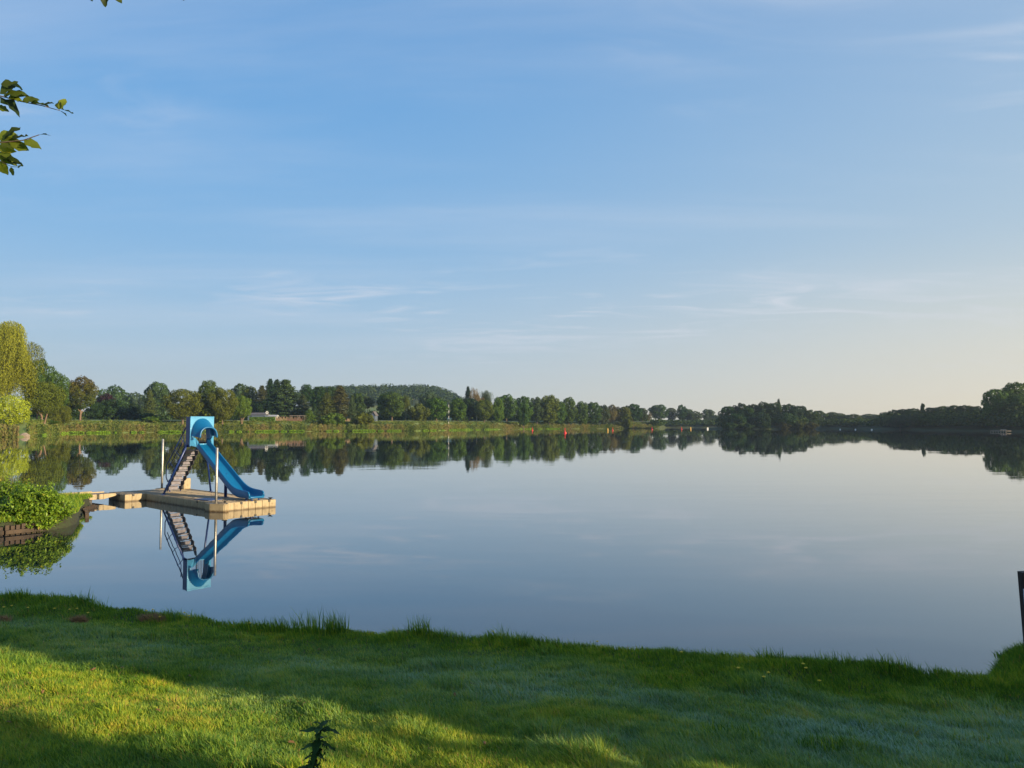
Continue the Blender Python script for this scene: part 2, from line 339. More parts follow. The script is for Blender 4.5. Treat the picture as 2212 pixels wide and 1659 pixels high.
# tall tufts on the bank edge, each a thing
def tuft_mesh(nb, h, spread, w, seed):
    rg = np.random.default_rng(seed)
    rr = spread * np.sqrt(rg.random(nb)); aa = rg.random(nb) * 6.283
    x = rr * np.cos(aa); y = rr * np.sin(aa) * .5
    hh = h * (.35 + .65 * rg.random(nb) ** 1.3)
    V, pl, lo = blades(nb, x, y, hh, np.full(nb, w), np.abs(rg.normal(.3, .22, nb)), rg, z=np.zeros(nb))
    return np_mesh('tuft', V, pl, lo, M['grass'], {'tint': np.repeat(rg.random(nb) * .75, 5), 'dew': np.zeros(nb * 5)})
TUFTS = [(690, 1335, .34, .34, 'broad tall grass tuft on the bank edge under the slide reflection'),
         (727, 1342, .30, .12, 'thin spiky grass tuft at the right end of the tall grasses below the slide'),
         (575, 1322, .22, .28, 'low wide grass tuft on the bank left of the tallest tuft'),
         (615, 1326, .26, .20, 'grass tuft with curved blades between the two tufts below the slide'),
         (908, 1350, .30, .14, 'single upright bright grass clump at the middle of the bank edge'),
         (40, 1284, .22, .16, 'small grass tuft at the far left end of the bank edge'),
         (1130, 1368, .17, .20, 'dark grass tuft on the bank edge right of the middle clump'),
         (1668, 1415, .20, .14, 'grass tuft standing against the water in the right half of the bank'),
         (1795, 1425, .20, .24, 'loose long grass tuft on the bank right of the small upright tuft'),
         (1925, 1440, .22, .20, 'grass tuft on the crest before the bank dips at right'),
         (1570, 1592, .13, .22, 'sunlit long grass tuft on the lawn in the lower right'),
         (1800, 1622, .14, .20, 'bright grass tuft nearest the lower right corner of the lawn'),
         (2200, 1450, .10, .22, 'dense long dark grass on the mound at the right edge')]
for i, (px, py, h, sp, lab) in enumerate(TUFTS):
    z0 = .5 if py < 1500 else 1.05
    p = at_z(px, py, z0)
    if py < 1500:
        kx = ray(px, py); kx = kx.x / kx.y; yy = 9.
        for _ in range(30): yy = .5 * yy + .5 * (float(yb(kx * yy)) - .10)
        p = Vector((kx * yy, yy, 0))
    else:
        for _ in range(3): p = at_z(px, py, float(gz(p.x, p.y)))
    o = link('grass_tuft', tuft_mesh(int(60 + 620 * sp), h * .92, sp, .008, 50 + i)); o.location = (p.x, p.y, float(gz(p.x, p.y)) - .01)
    tag(o, lab, 'grass tuft', 'taller grass tufts along the lawn')

# water
def water_mat():
    m = bpy.data.materials.new('lake_water'); t, N, L, b = nt(m)
    b.inputs['Base Color'].default_value = (.012, .022, .028, 1); b.inputs['Roughness'].default_value = .012; b.inputs['IOR'].default_value = 1.333
    b.inputs['Specular IOR Level'].default_value = .5
    tc = N.new('ShaderNodeTexCoord')
    def wave(sx, sy, sc_, det):
        mp = N.new('ShaderNodeMapping'); mp.inputs['Scale'].default_value = (sx, sy, 1); L.new(tc.outputs['Object'], mp.inputs[0])
        no = N.new('ShaderNodeTexNoise'); no.inputs['Scale'].default_value = sc_; no.inputs['Detail'].default_value = det; L.new(mp.outputs[0], no.inputs['Vector']); return no.outputs['Fac']
    w1 = wave(.35, 1, 1.1, 3); w2 = wave(.5, 1, .16, 3); msk = wave(1, 2.2, .012, 2)
    mr = N.new('ShaderNodeMapRange'); mr.inputs[1].default_value = .42; mr.inputs[2].default_value = .66; mr.inputs[3].default_value = .25; mr.inputs[4].default_value = 1.0; L.new(msk, mr.inputs[0])
    mm = N.new('ShaderNodeMath'); mm.operation = 'MULTIPLY'; L.new(w1, mm.inputs[0]); L.new(mr.outputs[0], mm.inputs[1])
    m2 = N.new('ShaderNodeMath'); m2.operation = 'MULTIPLY_ADD'; L.new(w2, m2.inputs[0]); m2.inputs[1].default_value = 2.2; L.new(mm.outputs[0], m2.inputs[2])
    bu = N.new('ShaderNodeBump'); bu.inputs['Strength'].default_value = 1.0; bu.inputs['Distance'].default_value = .0035
    L.new(m2.outputs[0], bu.inputs['Height']); L.new(bu.outputs[0], b.inputs['Normal'])
    # thin film on still water: a clearcoat adds to the mirror share
    b.inputs['Coat Weight'].default_value = .6; b.inputs['Coat IOR'].default_value = 1.5; b.inputs['Coat Roughness'].default_value = .012; L.new(bu.outputs[0], b.inputs['Coat Normal'])
    return m
M['water'] = water_mat()
mb = MB(); mb.sheet([[(-1500, -60, 0), (1500, -60, 0)], [(-1500, 1500, 0), (1500, 1500, 0)]])
wo = mb.build('lake_water', M['water']); tag(wo, kind='structure')

# far terrain
SHORE = [(-1500, 60), (-600, 100), (-200, 140), (0, 158), (60, 160), (110, 190), (150, 221), (300, 240), (500, 257), (700, 275), (900, 289), (1000, 330), (1150, 384), (1300, 419), (1420, 439),
         (1432, 520), (1700, 520), (1765, 410), (1850, 400), (1910, 355), (2050, 308), (2212, 257), (2500, 200), (3500, 120), (5500, 60)]
sx = np.array([s[0] for s in SHORE], float); sy = np.array([s[1] for s in SHORE], float)
def shore(px): return np.interp(px, sx, sy)
cols = np.concatenate((np.arange(-1500, -100, 100), np.arange(-100, 2400, 10), np.arange(2400, 5501, 100)))
offs = np.array([-3, -1, 0, 1, 2.5, 5, 9, 15, 25, 40, 60, 90, 140, 200, 280, 360, 440, 520, 600, 700, 800, 900, 1000])
C, O = np.meshgrid(cols, offs); Yf = shore(C) + O + 1.2 * np.sin(C * .11) + .7 * np.sin(C * .37); Xf = (C - 1106) / F * Yf
def far_z(x, y, off):
    z = np.interp(off, [-3, -1, 0, 1, 2.5, 5, 9, 15, 30, 60, 1000], [-1.2, -.5, -.05, .35, .7, 1.1, 1.9, 3.1, 3.9, 4.3, 5.2])
    z = z + 27.5 * np.exp(-(((x + 165) / 95) ** 4 + ((y - 900) / 170) ** 2)) + 9 * np.exp(-(((x + 72) / 40) ** 2 + ((y - 880) / 150) ** 2)) + 26 * np.exp(-(((x + 480) / 120) ** 2 + ((y - 1050) / 120) ** 2))
    return z
Zf = far_z(Xf, Yf, O)
idx = np.arange(C.size).reshape(C.shape)
Q = np.stack((idx[:-1, :-1], idx[:-1, 1:], idx[1:, 1:], idx[1:, :-1]), -1).reshape(-1, 4)
M['meadow'] = mat_simple('meadow', (.12, .19, .035), (.19, .20, .06), .9, scale=.05)
tM, tN, tL, tb = M['meadow'], M['meadow'].node_tree.nodes, M['meadow'].node_tree.links, M['meadow'].node_tree.nodes['Principled BSDF']
_src = tb.inputs['Base Color'].links[0].from_socket; _g = tN.new('ShaderNodeNewGeometry'); _s = tN.new('ShaderNodeSeparateXYZ'); tL.new(_g.outputs['Position'], _s.inputs[0]); _m = tN.new('ShaderNodeMapRange'); _m.inputs[1].default_value = 20; _m.inputs[2].default_value = 60; tL.new(_s.outputs[0], _m.inputs[0])
_x = tN.new('ShaderNodeMix'); _x.data_type = 'RGBA'; tL.new(_m.outputs[0], _x.inputs[0]); tL.new(_src, _x.inputs[6]); _x.inputs[7].default_value = (.035, .05, .016, 1); tL.new(_x.outputs[2], tb.inputs['Base Color'])
ter = link('terrain', np_mesh('terrain', np.stack((Xf, Yf, Zf), -1).reshape(-1, 3), np.full(len(Q), 4), Q.ravel(), M['meadow'], smooth=True)); tag(ter, kind='structure')
# islet under the wooded group at right of centre
def blob_mound(name, outline, hgt, mat, kind=None, inset=.8, zb=-.6):
    cx = sum(p[0] for p in outline) / len(outline); cy = sum(p[1] for p in outline) / len(outline)
    rows = []
    for f, z in ((1.0, zb), (.985, .02), (.96, hgt * .6), (inset, hgt), (.4, hgt * 1.08), (.0, hgt * 1.1)):
        rows.append([(cx + (p[0] - cx) * f, cy + (p[1] - cy) * f, z) for p in outline + outline[:1]])
    mb = MB(); mb.sheet(rows); o = mb.build(name, mat, smooth=True); return o
isl = []
for i in range(28):
    a = 2 * math.pi * i / 28; isl.append((129 + 27 * math.cos(a) * (1 + .06 * math.sin(3 * a)), 400 + 15 * math.sin(a) * (1 + .1 * math.cos(2 * a))))
o = blob_mound('island', isl, 1.0, M['meadow']); tag(o, kind='structure')
# haze
mb = MB(); mb.box(-1560, 1560, -58, 1560, -3, 110)
hz = mb.build('haze'); tag(hz, 'thin pale morning haze over the whole lake', 'haze', kind='stuff')
hm = bpy.data.materials.new('haze_air'); hm.use_nodes = True; hn = hm.node_tree.nodes; hn.remove(hn['Principled BSDF'])
pv = hn.new('ShaderNodeVolumePrincipled'); pv.inputs['Color'].default_value = (.72, .86, 1, 1); pv.inputs['Density'].default_value = HAZE; pv.inputs['Anisotropy'].default_value = .5
hm.node_tree.links.new(pv.outputs[0], hn['Material Output'].inputs['Volume']); hz.data.materials.append(hm)
# ------------------------------------------------------------------ floating pontoon
PL = Vector((-13.45, 28.35, 0)); PA = math.atan2(-.67, .74)
DK = .26                                    # deck height above the water
def pontoon_mat():
    m = bpy.data.materials.new('cream_pontoon_plastic'); t, N, L, b = nt(m)
    r, no, tc = noise_col(N, L, 3.5, (.37, .29, .165), (.29, .225, .125), .3, .7, 'Object', 6)
    ge = N.new('ShaderNodeNewGeometry'); sp = N.new('ShaderNodeSeparateXYZ'); L.new(ge.outputs['Position'], sp.inputs[0])
    # algae stain along the waterline and dark scuffs
    n2 = N.new('ShaderNodeTexNoise'); n2.inputs['Scale'].default_value = 9; n2.inputs['Detail'].default_value = 6; L.new(ge.outputs['Position'], n2.inputs['Vector'])
    ad = N.new('ShaderNodeMath'); ad.operation = 'MULTIPLY_ADD'; L.new(n2.outputs['Fac'], ad.inputs[0]); ad.inputs[1].default_value = -.09; L.new(sp.outputs[2], ad.inputs[2])
    mr = N.new('ShaderNodeMapRange'); mr.inputs[1].default_value = -.035; mr.inputs[2].default_value = .02; mr.inputs[3].default_value = 1; mr.inputs[4].default_value = 0; L.new(ad.outputs[0], mr.inputs[0])
    mx = N.new('ShaderNodeMix'); mx.data_type = 'RGBA'; L.new(mr.outputs[0], mx.inputs[0]); L.new(r.outputs[0], mx.inputs[6]); mx.inputs[7].default_value = (.09, .055, .02, 1)
    n3 = N.new('ShaderNodeTexNoise'); n3.inputs['Scale'].default_value = 16; n3.inputs['Detail'].default_value = 8; n3.inputs['Roughness'].default_value = .7; mp3 = N.new('ShaderNodeMapping'); mp3.inputs['Scale'].default_value = (1, 1, .35); L.new(ge.outputs['Position'], mp3.inputs[0]); L.new(mp3.outputs[0], n3.inputs['Vector'])
    m3 = N.new('ShaderNodeMapRange'); m3.inputs[1].default_value = .50; m3.inputs[2].default_value = .66; m3.inputs[4].default_value = .62; L.new(n3.outputs['Fac'], m3.inputs[0])
    my = N.new('ShaderNodeMix'); my.data_type = 'RGBA'; L.new(m3.outputs[0], my.inputs[0]); L.new(mx.outputs[2], my.inputs[6]); my.inputs[7].default_value = (.16, .11, .05, 1)
    sn = N.new('ShaderNodeSeparateXYZ'); L.new(ge.outputs['Normal'], sn.inputs[0]); mt_ = N.new('ShaderNodeMapRange'); mt_.inputs[1].default_value = .7; mt_.inputs[2].default_value = .95; mt_.inputs[4].default_value = .8; L.new(sn.outputs[2], mt_.inputs[0])
    wv, wn, wt = noise_col(N, L, 3, (.25, .195, .135), (.15, .115, .08), .35, .62, 'Object', 6, vec=(1.2, 7, 1))
    mz = N.new('ShaderNodeMix'); mz.data_type = 'RGBA'; L.new(mt_.outputs[0], mz.inputs[0]); L.new(my.outputs[2], mz.inputs[6]); L.new(wv.outputs[0], mz.inputs[7])
    L.new(mz.outputs[2], b.inputs['Base Color']); b.inputs['Roughness'].default_value = .6
    bu = N.new('ShaderNodeBump'); bu.inputs['Strength'].default_value = .25; bu.inputs['Distance'].default_value = .01; L.new(n3.outputs['Fac'], bu.inputs['Height']); L.new(bu.outputs[0], b.inputs['Normal'])
    return m
M['cream'] = pontoon_mat()
pon = empty('floating_pontoon', PL, PA); tag(pon, 'cream plastic cube pontoon carrying the blue slide, dark stains along the waterline', 'pontoon')
def cube_mesh(w_, l_, name='float_cube'):
    mb = MB()
    for i in range(2):                                     # two moulded halves with a groove between, and top ribs
        if w_ > .3:
            mb.box(-w_/2 + i * w_/2 + .003, -w_/2 + (i+1) * w_/2 - .003, -l_/2 + .004, l_/2 - .004, -.16, DK - .008, bev=.016)
        elif i == 0: mb.box(-w_/2 + .003, w_/2 - .003, -l_/2 + .004, l_/2 - .004, -.16, DK - .008, bev=.016)
    for j in range(5):
        y0 = -l_/2 + .03 + j * (l_ - .06) / 5
        mb.box(-w_/2 + .03, w_/2 - .03, y0 + .012, y0 + (l_ - .06) / 5 - .012, DK - .02, DK - .001)
    return mb.build(name, M['cream'])
cube0 = cube_mesh(.5, .5); half0 = cube_mesh(.5, .25, 'half_cube')
cubes = []
def put(proto, x, y, rz=0, first=[set()]):
    if proto.name not in first[0]: first[0].add(proto.name); o = proto
    else: o = proto.copy(); COL.objects.link(o)
    o.parent = pon; o.location = (x, y, 0); o.rotation_euler = (0, 0, rz); cubes.append(o); return o
# cubes: halves turned so that their seam shows on the end face
c90 = cube0.data
for i in range(14):
    xx = -1.13 + .5 * i
    for j, yy in enumerate((.5, 1.0, 1.5)): put(cube0, xx, yy, math.pi / 2)
    put(half0, xx, .125); put(half0, xx, 1.875)
for i in range(3):
    for yy in (-.25, -.62): put(cube0 if yy == -.25 else half0, -1.13 + .5 * i, yy)
def corner_block(poly):
    mb = MB(); bm = bmesh.new()
    vs = [bm.verts.new((p[0], p[1], -.16)) for p in poly]; f = bm.faces.new(vs)
    r = bmesh.ops.extrude_face_region(bm, geom=[f]); 
    for v in [g for g in r['geom'] if isinstance(g, bmesh.types.BMVert)]: v.co.z = DK - .012
    bmesh.ops.recalc_face_normals(bm, faces=bm.faces); bmesh.ops.bevel(bm, geom=bm.edges[:], offset=.02, segments=2, affect='EDGES')
    bm.verts.index_update(); mb.add([v.co.copy() for v in bm.verts], [[v.index for v in f.verts] for f in bm.faces]); bm.free()
    return mb.build('corner_block', M['cream'], pon)
corner_block([(4.95, -.03), (5.04, -.2), (5.34, -.2), (5.80, .06), (5.84, .16), (5.78, .24), (5.2, .1)])
corner_block([(-1.52, 1.2), (-1.85, 1.15), (-2.0, 1.3), (-2.0, 1.75), (-1.85, 1.9), (-1.52, 1.85)])
lug = MB(); lug.box(-.035, .035, -.012, .03, DK - .075, DK - .006); lug0 = lug.build('coupling_lug', M['black'], pon); lug0.location = (0, 0, 0)
lugs = [(5.622, y, math.pi / 2) for y in (.25, .75, 1.25, 1.75)] + [(4.12, -.002, 0)] + [(x, -.752, 0) for x in (-.88, -.38)] + [(.122, -.45, math.pi / 2)]
for i, (x, y, a) in enumerate(lugs):
    o = lug0 if i == 0 else lug0.copy()
    if i: COL.objects.link(o); o.parent = pon
    o.location = (x, y, 0); o.rotation_euler = (0, 0, a)
pg = MB()
for y in (.125, 1.875):
    pg2 = MB(); pg2.tube([(5.61, y, .12), (5.624, y, .12)], .028, 14); pg2.tube([(5.61, y, .12), (5.632, y, .12)], .014, 10); pg2.build('drain_plug', M['cream'], pon)
def cleat(x, y, a):
    mb = MB(); mb.box(-.03, .03, -.02, .02, 0, .05); mb.tube([(-.09, 0, .065), (-.05, 0, .052), (.05, 0, .052), (.09, 0, .065)], [.008, .014, .014, .008], 8)
    o = mb.build('cleat', M['black']); o.parent = pon; o.location = (x, y, DK - .003); o.rotation_euler = (0, 0, a)
cleat(5.42, .28, .9); cleat(5.5, 1.86, .4)
for (x, y) in ((3.1, .35), (1.0, .3), (3.6, 1.0)):
    mb = MB(); mb.lathe([(.05, 0), (.05, .006), (.03, .009)], 14); o = mb.build('coupling_cap', M['black'], pon); o.location = (x, y, DK)
# blue rubber mat lying on the deck edge: rests on it, a thing of its own
mt = MB(); mt.box(-.42, .42, -.26, .26, 0, .022, bev=.006)
M['matblue'] = mat_simple('blue_mat', (.02, .055, .17), (.015, .04, .12), .5, scale=30)
o = mt.build('blue_mat', M['matblue']); o.location = PL + Matrix.Rotation(PA, 3, 'Z') @ Vector((4.10, .38, DK)); o.rotation_euler = (0, 0, PA + .12)
tag(o, 'flat dark blue board lying on the pontoon deck beside the front pole', 'mat')
def pole(s, v, ztop, lab, r=.042):
    mb = MB(); mb.lathe([(r, -1.0), (r, ztop - .012), (r - .012, ztop)], 20); o = mb.build('mooring_pole', M['steel'], smooth=False)
    for p in o.data.polygons: p.use_smooth = len(p.vertices) == 4
    o.location = PL + Matrix.Rotation(PA, 3, 'Z') @ Vector((s, v, 0)); tag(o, lab, 'pole', 'steel mooring poles of the pontoon')
pole(5.40, 0.0, 2.03, 'grey steel mooring pole at the front corner of the pontoon beside the slide chute')
pole(-1.85, 1.42, 2.19, 'grey steel mooring pole behind the pontoon left of the slide stairs')

# ------------------------------------------------------------------ water slide (local x = downhill direction, y = away from the viewer, z above the deck)
RPL = Matrix.Rotation(PA, 3, 'Z')
O0 = PL + RPL @ Vector((2.2, 1.05, 0)); O1 = PL + RPL @ Vector((5.62, 1.27, 0))
SA = math.atan2(O1.y - O0.y, O1.x - O0.x)
sl_ = empty('water_slide', (O0.x, O0.y, DK), SA); tag(sl_, 'blue children\'s water slide with hooded entrance and navy steps on the pontoon', 'water slide')
def loc(s, v, z):     # pontoon coordinates -> slide coordinates
    p = PL + RPL @ Vector((s, v, 0)) - O0; q = Matrix.Rotation(-SA, 3, 'Z') @ p; return Vector((q.x, q.y, z - DK))
# chute: cross sections along the run; rim height, floor height, outer bottom
st = [(-.02, 2.25, 2.06, 2.00), (.5, 1.93, 1.735, 1.67), (1.0, 1.61, 1.41, 1.345), (1.5, 1.29, 1.09, 1.02), (2.0, .97, .77, .70), (2.3, .79, .59, .52), (2.5, .70, .485, .42), (2.7, .645, .42, .365),
      (2.9, .615, .395, .345), (3.15, .595, .385, .34), (3.32, .58, .382, .338), (3.39, .55, .38, .336), (3.425, .50, .377, .335), (3.44, .43, .374, .334)]
rows = []
def smooth_st(st):
    out = []
    for i in range(len(st) - 1):
        a, b = st[i], st[i+1]; p0 = st[max(i-1, 0)]; p3 = st[min(i+2, len(st)-1)]
        k = 3 if a[0] > 1.9 else 2
        for j in range(k):
            t = j / k; o = [a[0] + (b[0]-a[0])*t]
            for c in range(1, 4):
                if i == 0 or i >= len(st) - 2: o.append(a[c] + (b[c]-a[c])*t); continue
                m1 = (b[c]-p0[c])/(b[0]-p0[0])*(b[0]-a[0]); m2 = (p3[c]-a[c])/(p3[0]-a[0])*(b[0]-a[0])
                o.append((2*t**3-3*t*t+1)*a[c] + (t**3-2*t*t+t)*m1 + (-2*t**3+3*t*t)*b[c] + (t**3-t*t)*m2)
            out.append(tuple(o))
    return out + [st[-1]]
for x, rim, fl, bt in smooth_st(st):
    rim -= DK; fl -= DK; bt -= DK
    wd = .265 + .03 * min(1, max(0, (x - .1) / 2.8)); t = .055
    prof = [(-wd + .03, bt), (-wd + .008, bt + .02), (-wd, bt + .06), (-wd, rim - .03), (-wd + .01, rim - .008), (-wd + t/2, rim), (-wd + t - .01, rim - .008), (-wd + t, rim - .03), (-wd + t + .012, fl + .05), (-wd + t + .045, fl + .006),
            (-.08, fl), (.08, fl), (wd - t - .045, fl + .006), (wd - t - .012, fl + .05), (wd - t, rim - .03), (wd - t + .01, rim - .008), (wd - t/2, rim), (wd - .01, rim - .008), (wd, rim - .03), (wd, bt + .06), (wd - .008, bt + .02), (wd - .03, bt)]
    rows.append([(x, y, max(z, bt)) for y, z in prof] + [(x, -wd + .03, bt)])
mb = MB(); mb.sheet(rows)
n = len(rows[0])
mb.add([rows[0][i] for i in range(n - 1)], [tuple(range(n - 1))]); 
# closing face at the outlet: walls and lip as separate quads so the channel stays open
last = rows[-1]; 
mb.add([last[i] for i in range(n - 1)], [(0,1,2,3,4,5,6,7,8,9,10), (0,10,11,21), (11,12,13,14,15,16,17,18,19,20,21)])
mb.f = [f for f in mb.f if len(f) != n - 1]
chute = mb.build('chute', M['blue'], sl_, smooth=True)
lp = MB(); lp.tube([(3.44, -.27, .398 - DK), (3.455, -.2, .375 - DK), (3.455, .2, .375 - DK), (3.44, .27, .398 - DK)], .034, 12); lp.build('outlet_lip', M['blue'], chute, smooth=True)
for y in (-.27, .27):
    l2 = MB(); l2.tube([(3.30, y, .552 - DK), (3.385, y, .54 - DK), (3.43, y, .49 - DK), (3.45, y, .40 - DK)], .030, 12); l2.build('wall_end', M['blue'], chute, smooth=True)
# entrance panel with an arched opening
def arch(hw, zb, zt, p=2.6, n=16, x=0, yo=0):
    pts = [(x, yo - hw, zb)]
    for i in range(n + 1):
        a = math.pi - math.pi * i / n; c = math.cos(a); s_ = math.sin(a)
        pts.append((x, yo + hw * math.copysign(abs(c) ** (2/p), c), zb + .0 + (zt - zb) * abs(s_) ** (2/p)))
    pts.append((x, yo + hw, zb)); return pts
ZT, ZB = 3.05 - DK, 2.0 - DK
inner = arch(.335, 2.08 - DK, 2.90 - DK, 2.8, 20); m = len(inner)
def outer_at(i):
    t = i / (m - 1)
    per = [(-.45, 2.08 - DK), (-.45, ZT), (.45, ZT), (.45, 2.08 - DK)]; lens = [ZT - 2.08 + DK, .9, ZT - 2.08 + DK]; L_ = sum(lens) * t
    for k_ in range(3):
        if L_ <= lens[k_] + 1e-9 or k_ == 2:
            f = min(1, L_ / lens[k_]); return (per[k_][0] + (per[k_+1][0]-per[k_][0])*f, per[k_][1] + (per[k_+1][1]-per[k_][1])*f)
        L_ -= lens[k_]
# snap two samples onto the top corners
outs = [outer_at(i) for i in range(m)]
for cx_, cz_ in ((-.45, ZT), (.45, ZT)):
    j = min(range(m), key=lambda i: (outs[i][0]-cx_)**2 + (outs[i][1]-cz_)**2); outs[j] = (cx_, cz_)
mb = MB(); th_ = .045
fr = [(0, y, z) for y, z in outs]; inn = [(0, p[1], p[2]) for p in inner]; bk = [(-th_, y, z) for _, y, z in fr]; bin_ = [(-th_, y, z) for _, y, z in inn]
mb.sheet([bin_, inn, fr, bk, bin_])
mb.box(-th_, 0, -.45, .45, ZB, 2.08 - DK - .001)
panel = mb.build('entrance_panel', M['lightblue'], sl_)
rb = MB(); rb.box(-.004, .012, -.45, .45, ZT - .045, ZT - .006, bev=.004); rb.build('panel_rim', M['lightblue'], panel)
for sgn in (-1, 1):
    sw = MB(); sw.box(-.30, -th_ - .002, sgn * .45 - (0 if sgn < 0 else .03), sgn * .45 + (.03 if sgn < 0 else 0), ZB + .03, ZT - .01, bev=.006); sw.build('side_panel', M['navy'], sl_)
tl = MB(); tl.sheet([arch(.335, 2.08 - DK, 2.90 - DK, 2.8, 20, x=-.046), arch(.335, 2.08 - DK, 2.90 - DK, 2.8, 20, x=-.30)]); tl.sheet([arch(.36, 2.08 - DK, 2.925 - DK, 2.8, 20, x=-.046), arch(.36, 2.08 - DK, 2.925 - DK, 2.8, 20, x=-.30)]); tl.sheet([arch(.335, 2.08 - DK, 2.90 - DK, 2.8, 20, x=-.30), arch(.36, 2.08 - DK, 2.925 - DK, 2.8, 20, x=-.30)]); tl.build('tunnel_lining', M['blue'], panel, smooth=True)
# hood: tapered arched tunnel roof
def hood_sec(t):
    hw = .425 + (.33 - .425) * sst(np.array(t)) ; zb = 2.36 + (2.30 - 2.36) * t; zt = 2.985 + (2.67 - 2.985) * (t ** .85)
    p = 2.1 + .3 * t
    return float(hw), zb - DK, zt - DK, p
rows_o = []; rows_i = []
for k_ in range(9):
    t = k_ / 8; hw, zb, zt, p = hood_sec(t); rows_o.append(arch(hw, zb, zt, p, 22, x=.02 + .42 * t)); rows_i.append(arch(hw - .03, zb, zt - .03, p, 22, x=.02 + .42 * t))
mb = MB(); mb.sheet(rows_o + [rows_o[-1]] ); mb.sheet(rows_i); 
mb.sheet([rows_o[-1], rows_i[-1]]); mb.sheet([[r[0] for r in rows_o], [r[0] for r in rows_i]]); mb.sheet([[r[-1] for r in rows_o], [r[-1] for r in rows_i]])
hood = mb.build('hood', M['blue'], sl_, smooth=True)
hw, zb, zt, p = hood_sec(1); ap = arch(hw - .008, zb, zt - .005, p, 26, x=.44)
rm = MB(); rm.tube(ap[1:-1], .03, 10); rm.build('hood_rim', M['blue'], hood, smooth=True)
# flared cheeks between panel and chute walls
for sgn in (-1, 1):
    fl_ = MB(); a1 = [(.005, sgn * .44, 2.33 - DK), (.005, sgn * .44, 2.02 - DK)]; a2 = [(.10, sgn * .30, 2.27 - DK), (.16, sgn * .29, 1.97 - DK)]; a3 = [(.20, sgn * .245, 2.16 - DK), (.26, sgn * .27, 1.90 - DK)]
    fl_.sheet([a1, a2, a3]); fl_.sheet([[(p[0] - .02, p[1], p[2] - .0) for p in r_] for r_ in (a1, a2, a3)]); fl_.add([a1[0], a2[0], a3[0], (.0, sgn * .26, 2.30 - DK)], [(0, 1, 2, 3)])
    fl_.build('entrance_cheek', M['lightblue'], sl_)
# platform, gate
pf = MB(); pf.box(-.42, -.0462, -.40, .40, 2.02 - DK, 2.07 - DK, bev=.008); pf.build('platform', M['stair'], sl_)
for y_ in (-.42, .402): pe = MB(); pe.box(-.42, -.05, y_, y_ + .018, 1.96 - DK, 2.06 - DK); pe.build('platform_frame', M['navy'], sl_)
gt = MB(); gt.tube([(-.98, .43, 2.02 - DK), (-.98, .43, 2.78 - DK), (-.93, .43, 2.84 - DK), (-.10, .43, 2.84 - DK)], .018, 8); gt.tube([(-.98, .43, 2.11 - DK), (-.06, .43, 2.11 - DK)], .016, 8)
for i in range(8): gt.tube([(-.90 + i * .10, .43, 2.11 - DK), (-.90 + i * .10, .43, 2.84 - DK)], .010, 6)
gt.build('guard_rail', M['black'], sl_)
# legs
for a, b, r in ((loc(1.24, .13, DK), loc(2.02, .60, 2.04), .034), (loc(1.13, 1.95, DK), loc(1.86, 1.36, 2.04), .034)):
    lg = MB(); lg.tube([a, b], r, 10); f = lg.build('leg', M['navy'], sl_, smooth=True)
    fp = MB(); fp.lathe([(.07, .0), (.07, .012), (.035, .02)], 14, c=(a.x, a.y, 0)); fp.build('foot_plate', M['navy'], f)
a = loc(3.7, 1.2, DK); lg = MB(); lg.tube([a, (a.x, a.y, 1.62 - 0.64 * 0.0 - DK - .55)], .052, 12); f = lg.build('leg', M['navy'], sl_, smooth=True)
fp = MB(); fp.box(a.x - .09, a.x + .09, a.y - .09, a.y + .09, 0, .012); fp.build('foot_plate', M['navy'], f)
for x, y in ((3.18, -.21), (3.36, -.12), (3.30, .18)):
    lg = MB(); lg.tube([(x, y, 0), (x, y, .09)], .028, 8); lg.lathe([(.06, 0), (.06, .01)], 10, c=(x, y, 0)); lg.build('foot', M['navy'], sl_)
# stairs: moulded flight, eight treads with closed undersides, dark sawtooth sides
NS = 8; A0 = loc(.16, 1.04, .47); A1 = loc(1.42, 1.04, 2.0); x0, z0 = A0.x, A0.z; x1, z1 = A1.x, A1.z; dx = (x1 - x0) / NS; dz = (z1 - z0) / NS
yL, yR = -.23, .25
def step_poly(i):
    xa = x0 + dx * i; za = z0 + dz * i
    return xa, za
for i in range(NS):
    xa, za = step_poly(i); tr = MB()
    # tread and, seen from below, a moulded tapering riser with a pale bottom lip
    tr.box(xa + .04, xa + dx + .05, yL, yR, za, za + .03, bev=.008)
    xr = xa + .045; zb_, zt_ = za - dz + .075, za - .012; a_, b_, c_, d_ = yL + .015, yR - .015, yR - .075, yL + .06
    tr.add([(xr + .012, a_, zb_), (xr + .012, b_, zb_), (xr + .03, c_, zt_), (xr + .03, d_, zt_), (xr - .02, a_, zb_), (xr - .02, b_, zb_), (xr - .02, c_, zt_), (xr - .02, d_, zt_)], [(0,1,2,3), (4,7,6,5), (0,4,5,1), (3,2,6,7), (0,3,7,4), (1,5,6,2)])
    tr.box(xr - .01, xr + .03, a_, b_, zb_ - .018, zb_ - .001, bev=.004)
    q_ = tr.build('stair_tread', M['stair'], sl_)
bkp = MB(); bkp.add([(x0 + .02, yL, z0 - dz), (x0 + .02, yR, z0 - dz), (x1 + .0, yR, z1 - dz), (x1 + .0, yL, z1 - dz), (x0 + .0, yL, z0 - dz + .02), (x0 + .0, yR, z0 - dz + .02), (x1 - .02, yR, z1 - dz + .02), (x1 - .02, yL, z1 - dz + .02)], [(0,1,2,3), (4,7,6,5), (0,4,5,1), (3,2,6,7), (0,3,7,4), (1,5,6,2)])
